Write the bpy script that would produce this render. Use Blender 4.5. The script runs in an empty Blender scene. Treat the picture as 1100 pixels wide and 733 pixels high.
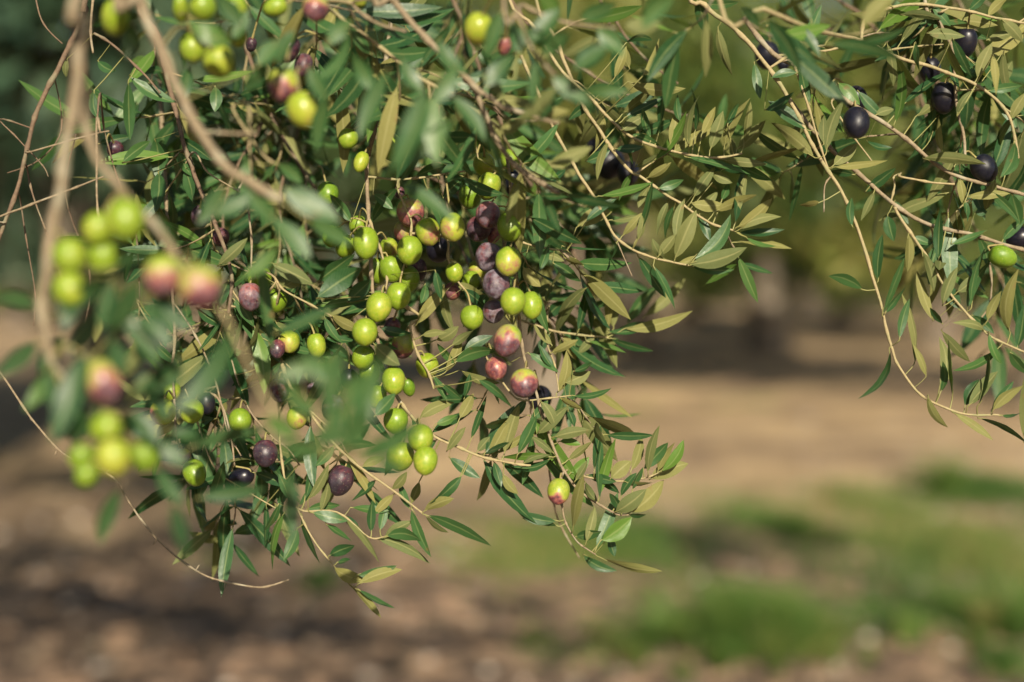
import bpy, math, random
import numpy as np
from mathutils import Vector, Matrix, noise

random.seed(11)
rng = np.random.default_rng(5)
SC = bpy.context.scene
COL = SC.collection

# ------------------------------------------------------------------ camera frame
FPX = 1527.8            # focal length in photograph pixels (50 mm on a 36 mm sensor, 1100 px wide)
CAM = Vector((0.0, 0.0, 1.45))
PITCH = math.radians(-2.55)
FWD = Vector((0, math.cos(PITCH), math.sin(PITCH)))
RIGHT = Vector((1, 0, 0))
UP = RIGHT.cross(FWD)
FOCUS = 1.05
SUN_EL, SUN_AZ = math.radians(26), math.radians(8)      # behind the viewer, a little to the right
TO_SUN = Vector((math.sin(SUN_AZ) * math.cos(SUN_EL), -math.cos(SUN_AZ) * math.cos(SUN_EL), math.sin(SUN_EL)))


def P(u, v, d):
    return CAM + FWD * d + RIGHT * ((u - 550) / FPX * d) - UP * ((v - 366.5) / FPX * d)


def G(u, v):
    r = FWD + RIGHT * ((u - 550) / FPX) - UP * ((v - 366.5) / FPX)
    t = -CAM.z / r.z
    return CAM + r * t


def tag(o, label=None, cat=None, group=None, kind=None):
    if label: o['label'] = label
    if cat: o['category'] = cat
    if group: o['group'] = group
    if kind: o['kind'] = kind
    return o


def empty(name, loc):
    o = bpy.data.objects.new(name, None)
    COL.objects.link(o)
    o.location = loc
    o.empty_display_size = 0.02
    WM[o.name] = Matrix.Translation(loc)
    return o


# ------------------------------------------------------------------ materials
def nodes_of(name):
    m = bpy.data.materials.new(name)
    m.use_nodes = True
    nt = m.node_tree
    nt.nodes.clear()
    return m, nt


class NT:
    def __init__(s, nt): s.nt = nt
    def n(s, typ, **kw):
        nd = s.nt.nodes.new(typ)
        ins = kw.pop('ins', {})
        for k, v in kw.items(): setattr(nd, k, v)
        for k, v in ins.items():
            if isinstance(v, bpy.types.NodeSocket): s.nt.links.new(v, nd.inputs[k])
            else: nd.inputs[k].default_value = v
        return nd
    def mix(s, fac, a, b, blend='MIX'):
        nd = s.nt.nodes.new('ShaderNodeMix'); nd.data_type = 'RGBA'; nd.blend_type = blend
        for i, v in ((0, fac), (6, a), (7, b)):
            if isinstance(v, bpy.types.NodeSocket): s.nt.links.new(v, nd.inputs[i])
            else: nd.inputs[i].default_value = v if not isinstance(v, tuple) or len(v) == 4 else (*v, 1)
        return nd.outputs[2]
    def math(s, op, a, b=0.0, clamp=False):
        nd = s.nt.nodes.new('ShaderNodeMath'); nd.operation = op; nd.use_clamp = clamp
        for i, v in ((0, a), (1, b)):
            if isinstance(v, bpy.types.NodeSocket): s.nt.links.new(v, nd.inputs[i])
            else: nd.inputs[i].default_value = v
        return nd.outputs[0]
    def ramp(s, fac, stops, interp='LINEAR'):
        nd = s.nt.nodes.new('ShaderNodeValToRGB'); nd.color_ramp.interpolation = interp
        e = nd.color_ramp.elements
        while len(e) < len(stops): e.new(0.5)
        for el, (p, c) in zip(e, stops):
            el.position = p; el.color = (*c, 1) if len(c) == 3 else c
        s.nt.links.new(fac, nd.inputs[0])
        return nd.outputs[0]
    def maprange(s, v, a, b, c=0.0, d=1.0):
        nd = s.nt.nodes.new('ShaderNodeMapRange')
        s.nt.links.new(v, nd.inputs[0])
        for i, x in zip((1, 2, 3, 4), (a, b, c, d)): nd.inputs[i].default_value = x
        return nd.outputs[0]
    def link(s, a, b): s.nt.links.new(a, b)


def leaf_material(name, top_a, top_b, under_a, under_b, rough=0.36, transl=0.18, veins=True, spec=0.5):
    m, nt = nodes_of(name); t = NT(nt)
    uv = t.n('ShaderNodeUVMap', uv_map='UVMap').outputs[0]
    sep = t.n('ShaderNodeSeparateXYZ', ins={0: uv})
    u, v = sep.outputs[0], sep.outputs[1]
    tint = t.n('ShaderNodeAttribute', attribute_name='tint')
    geo = t.n('ShaderNodeNewGeometry')
    tsep = t.n('ShaderNodeSeparateColor', ins={0: tint.outputs['Color']})
    r1, r2, r3 = tsep.outputs[0], tsep.outputs[1], tsep.outputs[2]
    pos = geo.outputs['Position']
    n1 = t.n('ShaderNodeTexNoise', ins={'Vector': pos, 'Scale': 260.0, 'Detail': 3.0}).outputs[0]
    n2 = t.n('ShaderNodeTexNoise', ins={'Vector': pos, 'Scale': 1300.0, 'Detail': 2.0}).outputs[0]
    top = t.mix(r1, top_a, top_b)
    und = t.mix(r2, under_a, under_b)
    top = t.mix(t.maprange(n1, .35, .7, 0, .45), top, t.mix(0.5, top, top_b))
    und = t.mix(t.maprange(n2, .35, .7, 0, .5), und, t.mix(1.0, und, (.72, .74, .7), 'MULTIPLY'))
    # fresh pale-green leaves (blue channel of the tint)
    fresh = t.maprange(r3, .78, .9)
    top = t.mix(fresh, top, (.075, .145, .022, 1))
    # midrib and faint side veins
    mid = t.math('ABSOLUTE', t.math('SUBTRACT', v, 0.5))
    rib = t.maprange(mid, .025, .075, 1, 0)
    if veins:
        sv = t.math('SINE', t.math('MULTIPLY', t.math('SUBTRACT', u, t.math('MULTIPLY', mid, .35)), 95.0))
        sv = t.maprange(sv, .75, 1.0, 0, .16)
        top = t.mix(sv, top, (.12, .17, .06, 1))
    top = t.mix(t.math('MULTIPLY', rib, .42), top, (.2, .24, .09, 1))
    und = t.mix(t.math('MULTIPLY', rib, .38), und, (.30, .28, .12, 1))
    # browned tips and spots on some leaves
    spot = t.n('ShaderNodeTexNoise', ins={'Vector': pos, 'Scale': 90.0, 'Detail': 2.0}).outputs[0]
    sp = t.math('MULTIPLY', t.maprange(spot, .66, .72), t.maprange(r1, .55, .75))
    top = t.mix(t.math('MULTIPLY', sp, .7), top, (.13, .085, .03, 1))
    und = t.mix(t.math('MULTIPLY', sp, .5), und, (.17, .11, .04, 1))
    col = t.mix(geo.outputs['Backfacing'], top, und)
    col = t.mix(t.maprange(u, -.2, -.6), col, (.24, .235, .085, 1))
    rgh = t.math('ADD', t.math('MULTIPLY', geo.outputs['Backfacing'], .3), rough)
    rgh = t.math('ADD', rgh, t.math('MULTIPLY', t.math('SUBTRACT', n1, .5), .35), True)
    bmp = t.n('ShaderNodeBump', ins={'Strength': .35, 'Distance': .0006, 'Height': n1})
    bs = t.n('ShaderNodeBsdfPrincipled', ins={'Base Color': col, 'Roughness': rgh, 'Normal': bmp.outputs[0]})
    bs.inputs['Specular IOR Level'].default_value = spec
    tr = t.n('ShaderNodeBsdfTranslucent', ins={'Color': t.mix(.6, col, (.16, .24, .02, 1))})
    mx = t.n('ShaderNodeMixShader', ins={0: transl, 1: bs.outputs[0], 2: tr.outputs[0]})
    out = t.n('ShaderNodeOutputMaterial'); t.link(mx.outputs[0], out.inputs[0])
    return m


def bark_material(name, a, b, lichen, scale=220.0):
    m, nt = nodes_of(name); t = NT(nt)
    pos = t.n('ShaderNodeNewGeometry').outputs['Position']
    n1 = t.n('ShaderNodeTexNoise', ins={'Vector': pos, 'Scale': scale, 'Detail': 5.0, 'Roughness': .65}).outputs[0]
    n2 = t.n('ShaderNodeTexNoise', ins={'Vector': pos, 'Scale': scale * .22, 'Detail': 3.0}).outputs[0]
    c = t.mix(t.maprange(n1, .3, .7), a, b)
    c = t.mix(t.maprange(n2, .52, .68, 0, .7), c, lichen)
    vor = t.n('ShaderNodeTexVoronoi', ins={'Vector': pos, 'Scale': scale * 1.4}).outputs[0]
    c = t.mix(t.maprange(vor, .16, .1, 0, .55), c, tuple(x * .45 for x in a[:3]))
    bmp = t.n('ShaderNodeBump', ins={'Strength': .9, 'Distance': .35 / scale, 'Height': n1})
    bs = t.n('ShaderNodeBsdfPrincipled', ins={'Base Color': c, 'Roughness': .75, 'Normal': bmp.outputs[0]})
    bs.inputs['Specular IOR Level'].default_value = .25
    out = t.n('ShaderNodeOutputMaterial'); t.link(bs.outputs[0], out.inputs[0])
    return m


def olive_material():
    m, nt = nodes_of('olive_skin'); t = NT(nt)
    at = t.n('ShaderNodeAttribute', attribute_name='ripe')
    s = t.n('ShaderNodeSeparateColor', ins={0: at.outputs['Color']})
    ripe, bloom = s.outputs[0], s.outputs[1]
    tc = t.n('ShaderNodeTexCoord').outputs['Object']
    rnd = t.n('ShaderNodeObjectInfo').outputs['Random']
    vec = t.n('ShaderNodeVectorMath', operation='ADD', ins={0: tc}); t.link(t.math('MULTIPLY', rnd, 37.0), vec.inputs[1])
    vec = vec.outputs[0]
    n1 = t.n('ShaderNodeTexNoise', ins={'Vector': vec, 'Scale': 120.0, 'Detail': 4.0, 'Roughness': .6}).outputs[0]
    n2 = t.n('ShaderNodeTexNoise', ins={'Vector': vec, 'Scale': 420.0, 'Detail': 3.0}).outputs[0]
    calm = t.maprange(ripe, .80, .95, 1.0, .08)
    rr = t.math('ADD', ripe, t.math('MULTIPLY', t.math('MULTIPLY', t.math('SUBTRACT', n1, .5), .34), t.math('MULTIPLY', calm, t.maprange(ripe, .12, .34, .25, 1.0))), True)
    rr = t.math('ADD', rr, t.math('MULTIPLY', t.math('MULTIPLY', t.math('SUBTRACT', n2, .5), .42), t.math('MULTIPLY', calm, t.maprange(ripe, .12, .34, .3, 1.0))), True)
    c = t.ramp(rr, [(0.0, (.075, .15, .010)), (.16, (.155, .225, .014)), (.30, (.26, .28, .028)), (.40, (.25, .19, .055)),
                    (.50, (.25, .075, .062)), (.62, (.105, .026, .030)), (.75, (.035, .010, .018)), (.88, (.012, .007, .012)), (1.0, (.0035, .0045, .010))])
    # pale lenticels
    vor = t.n('ShaderNodeTexVoronoi', ins={'Vector': vec, 'Scale': 540.0, 'Randomness': 1.0}).outputs[0]
    dots = t.math('MULTIPLY', t.maprange(vor, .12, .22, .5, 0), t.maprange(ripe, .80, .95, 1.0, .12))
    c = t.mix(dots, c, t.mix(.5, c, (.5, .46, .28, 1)))
    # waxy bloom
    bn = t.n('ShaderNodeTexNoise', ins={'Vector': vec, 'Scale': 170.0, 'Detail': 5.0, 'Roughness': .7}).outputs[0]
    bl = t.math('MULTIPLY', t.maprange(bn, .38, .66), bloom)
    c = t.mix(bl, c, (.17, .145, .175, 1))
    scuff = t.n('ShaderNodeTexNoise', ins={'Vector': vec, 'Scale': 75.0, 'Detail': 4.0}).outputs[0]
    rg = t.math('ADD', t.math('MULTIPLY', bl, .35), t.maprange(scuff, .35, .65, .28, .52), True)
    c = t.mix(t.maprange(scuff, .60, .74, 0, .35), c, t.mix(.6, c, (.10, .075, .03, 1)))
    rg = t.math('ADD', rg, t.math('MULTIPLY', t.math('SUBTRACT', n2, .5), .12), True)
    bmp = t.n('ShaderNodeBump', ins={'Strength': t.maprange(bloom, .2, 1.2, .10, .55), 'Distance': .0006, 'Height': n2})
    bs = t.n('ShaderNodeBsdfPrincipled', ins={'Base Color': c, 'Roughness': rg, 'Normal': bmp.outputs[0]})
    bs.inputs['Specular IOR Level'].default_value = .36
    bs.inputs['Subsurface Weight'].default_value = .12
    bs.inputs['Subsurface Radius'].default_value = (.004, .003, .001)
    bs.inputs['Subsurface Scale'].default_value = .6
    out = t.n('ShaderNodeOutputMaterial'); t.link(bs.outputs[0], out.inputs[0])
    return m


def dry_olive_material():
    m, nt = nodes_of('dried_olive_skin'); t = NT(nt)
    tc = t.n('ShaderNodeTexCoord').outputs['Object']
    n1 = t.n('ShaderNodeTexNoise', ins={'Vector': tc, 'Scale': 350.0, 'Detail': 5.0}).outputs[0]
    c = t.mix(t.maprange(n1, .3, .7), (.30, .21, .12), (.13, .085, .05))
    bmp = t.n('ShaderNodeBump', ins={'Strength': 1.0, 'Distance': .002, 'Height': n1})
    bs = t.n('ShaderNodeBsdfPrincipled', ins={'Base Color': c, 'Roughness': .8, 'Normal': bmp.outputs[0]})
    out = t.n('ShaderNodeOutputMaterial'); t.link(bs.outputs[0], out.inputs[0])
    return m


M_LEAF = leaf_material('olive_leaf', (.010, .044, .015), (.040, .098, .028), (.185, .175, .052), (.095, .118, .040), rough=.44, transl=.23, spec=.31)
M_WOOD = bark_material('twig_bark', (.25, .195, .12), (.13, .10, .065), (.27, .25, .18), 320.0)
M_YOUNG = bark_material('young_twig_bark', (.30, .25, .135), (.22, .175, .09), (.19, .19, .09), 420.0)
M_DARK = bark_material('old_twig_bark', (.15, .10, .062), (.085, .058, .04), (.17, .16, .10), 320.0)
M_STALK = bark_material('fruit_stalk_skin', (.26, .24, .085), (.20, .16, .065), (.24, .17, .08), 420.0)
M_OLIVE = olive_material()
M_DRY = dry_olive_material()

# ------------------------------------------------------------------ mesh makers


class Leaves:
    """Collects leaves (blade + petiole) into ONE foliage mesh with UVs and a per-leaf tint."""
    def __init__(s): s.v, s.f, s.uv, s.t = [], [], [], []
    def add(s, base, tip, nrm, width, bow=0.0, side=0.0, fold=0.3, twist=0.0, tint=None, rows=9, stalk_from=None):
        ax = tip - base
        L = ax.length
        if L < 1e-5: return
        ax.normalize()
        n = nrm - ax * nrm.dot(ax)
        if n.length < 1e-4: n = ax.orthogonal()
        n.normalize()
        sd = n.cross(ax)             # side vector; cross(ax, ...) keeps n = upper face
        tint = tint or (random.random(), random.random(), random.random())
        b0 = len(s.v)
        pet = .07
        cols = (-1, -.5, 0, .5, 1)
        for i in range(rows):
            t = i / (rows - 1)
            tt = pet + (1 - pet) * t
            c = base + ax * (L * tt) - n * (bow * L * 4 * tt * (1 - tt)) + sd * (side * L * 4 * tt * (1 - tt)) + n * (bow * L * .6 * tt)
            hw = .5 * width * (max(0.0, math.sin(math.pi * min(1, max(0, t)) ** .92)) ** .84 * .97 + .035 * (1 - t))
            a = twist * (t - .3)
            ca, sa = math.cos(a), math.sin(a)
            s2, n2 = sd * ca + n * sa, n * ca - sd * sa
            for cv in cols:
                z = fold * abs(cv) * hw - .30 * hw * cv * cv * fold * 1.6
                wob = .05 * hw * math.sin(t * 17 + cv * 5 + tint[0] * 20)
                s.v.append(c + s2 * (cv * hw) + n2 * (z + wob))
                s.uv.append((t, .5 + .5 * cv)); s.t.append(tint)
        k = len(cols)
        for i in range(rows - 1):
            for j in range(k - 1):
                a = b0 + i * k + j
                s.f.append((a, a + k, a + k + 1, a + 1))
        # petiole: a small 4-sided tube running from the twig into the midrib
        start = stalk_from if stalk_from is not None else base
        end = base + ax * (L * .16) - n * (width * .03 + bow * L * .5)
        m = base + ax * (L * .03)
        prev = None
        for q, (c, r) in enumerate(((start, .00062), ((start + m * 2) / 3 - Vector((0, 0, .0006)), .00055), (m, .00052), (end, .00025))):
            ring = len(s.v)
            for e in range(4):
                ang = e * math.pi / 2
                s.v.append(c + sd * (math.cos(ang) * r) + n * (math.sin(ang) * r))
                s.uv.append((-1.0, .5)); s.t.append((tint[0], .2, 0))
            if prev is not None:
                for e in range(4):
                    s.f.append((prev + e, prev + (e + 1) % 4, ring + (e + 1) % 4, ring + e))
            prev = ring
    def build(s, name, mat, parent):
        if not s.f: return None
        me = bpy.data.meshes.new(name)
        me.from_pydata([tuple(v) for v in s.v], [], s.f)
        uvl = me.uv_layers.new(name='UVMap')
        li = np.empty(len(me.loops), dtype=np.int32); me.loops.foreach_get('vertex_index', li)
        uv = np.array(s.uv, dtype=np.float32)[li]
        uvl.data.foreach_set('uv', uv.ravel())
        ca = me.color_attributes.new('tint', 'FLOAT_COLOR', 'POINT')
        tt = np.ones((len(s.v), 4), dtype=np.float32); tt[:, :3] = np.array(s.t)
        ca.data.foreach_set('color', tt.ravel())
        me.polygons.foreach_set('use_smooth', [True] * len(me.polygons))
        me.materials.append(mat)
        return link(name, me, parent)


WM = {}


def link(name, me, parent=None):
    """Link a mesh whose vertices are in world space under its parent."""
    o = bpy.data.objects.new(name, me)
    COL.objects.link(o)
    if parent:
        o.parent = parent
        o.matrix_parent_inverse = WM.get(parent.name, Matrix.Identity(4)).inverted()
    WM[o.name] = Matrix.Identity(4)
    return o


def catmull(pts, sub):
    out = []
    n = len(pts)
    for i in range(n - 1):
        p0, p1, p2, p3 = pts[max(i - 1, 0)], pts[i], pts[i + 1], pts[min(i + 2, n - 1)]
        for k in range(sub):
            t = k / sub
            out.append(.5 * ((2 * p1) + (p2 - p0) * t + (2 * p0 - 5 * p1 + 4 * p2 - p3) * t * t + (3 * p1 - p0 - 3 * p2 + p3) * t ** 3))
    out.append(pts[-1].copy())
    return out


def tube(path, radii, sides, V, F):
    b = len(V)
    d0 = (path[1] - path[0]).normalized()
    n = d0.orthogonal().normalized()
    N = len(path)
    for i, c in enumerate(path):
        d = (path[min(i + 1, N - 1)] - path[max(i - 1, 0)])
        if d.length < 1e-9: d = d0
        d = d.normalized()
        n = (n - d * n.dot(d)).normalized()
        bt = d.cross(n)
        for e in range(sides):
            a = 2 * math.pi * e / sides
            V.append(c + (n * math.cos(a) + bt * math.sin(a)) * radii[i])
    for i in range(N - 1):
        for e in range(sides):
            F.append((b + i * sides + e, b + i * sides + (e + 1) % sides, b + (i + 1) * sides + (e + 1) % sides, b + (i + 1) * sides + e))
    c0 = len(V); V.append(path[0] - d0 * radii[0] * .3); V.append(path[-1] + d * radii[-1] * .6)
    for e in range(sides):
        F.append((c0, b + (e + 1) % sides, b + e))
        F.append((c0 + 1, b + (N - 1) * sides + e, b + (N - 1) * sides + (e + 1) % sides))


def mesh(name, V, F, mat, parent=None, smooth=True):
    me = bpy.data.meshes.new(name)
    me.from_pydata([tuple(v) for v in V], [], F)
    if smooth: me.polygons.foreach_set('use_smooth', [True] * len(me.polygons))
    me.materials.append(mat)
    return link(name, me, parent)


def stem_mesh(path, r0, r1, knob=.10, sides=7):
    """Tapered, slightly knobbly twig with leaf-scar nodes."""
    V, F = [], []
    N = len(path)
    rad = []
    for i, c in enumerate(path):
        t = i / max(1, N - 1)
        r = r0 + (r1 - r0) * t
        r *= 1 + knob * (noise.noise(c * 160) * 1.5) + ((.30 if r0 > .0012 else .55) if i % 6 == 3 else 0)
        rad.append(max(r, .0003))
    pj = [c + Vector((noise.noise(c * 70), noise.noise(c * 70 + Vector((5, 5, 5))), noise.noise(c * 70 + Vector((9, 1, 4))))) * (r0 * .45 if 0 < i < N - 1 else 0) for i, c in enumerate(path)]
    tube(pj, rad, sides, V, F)
    return V, F, pj
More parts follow.
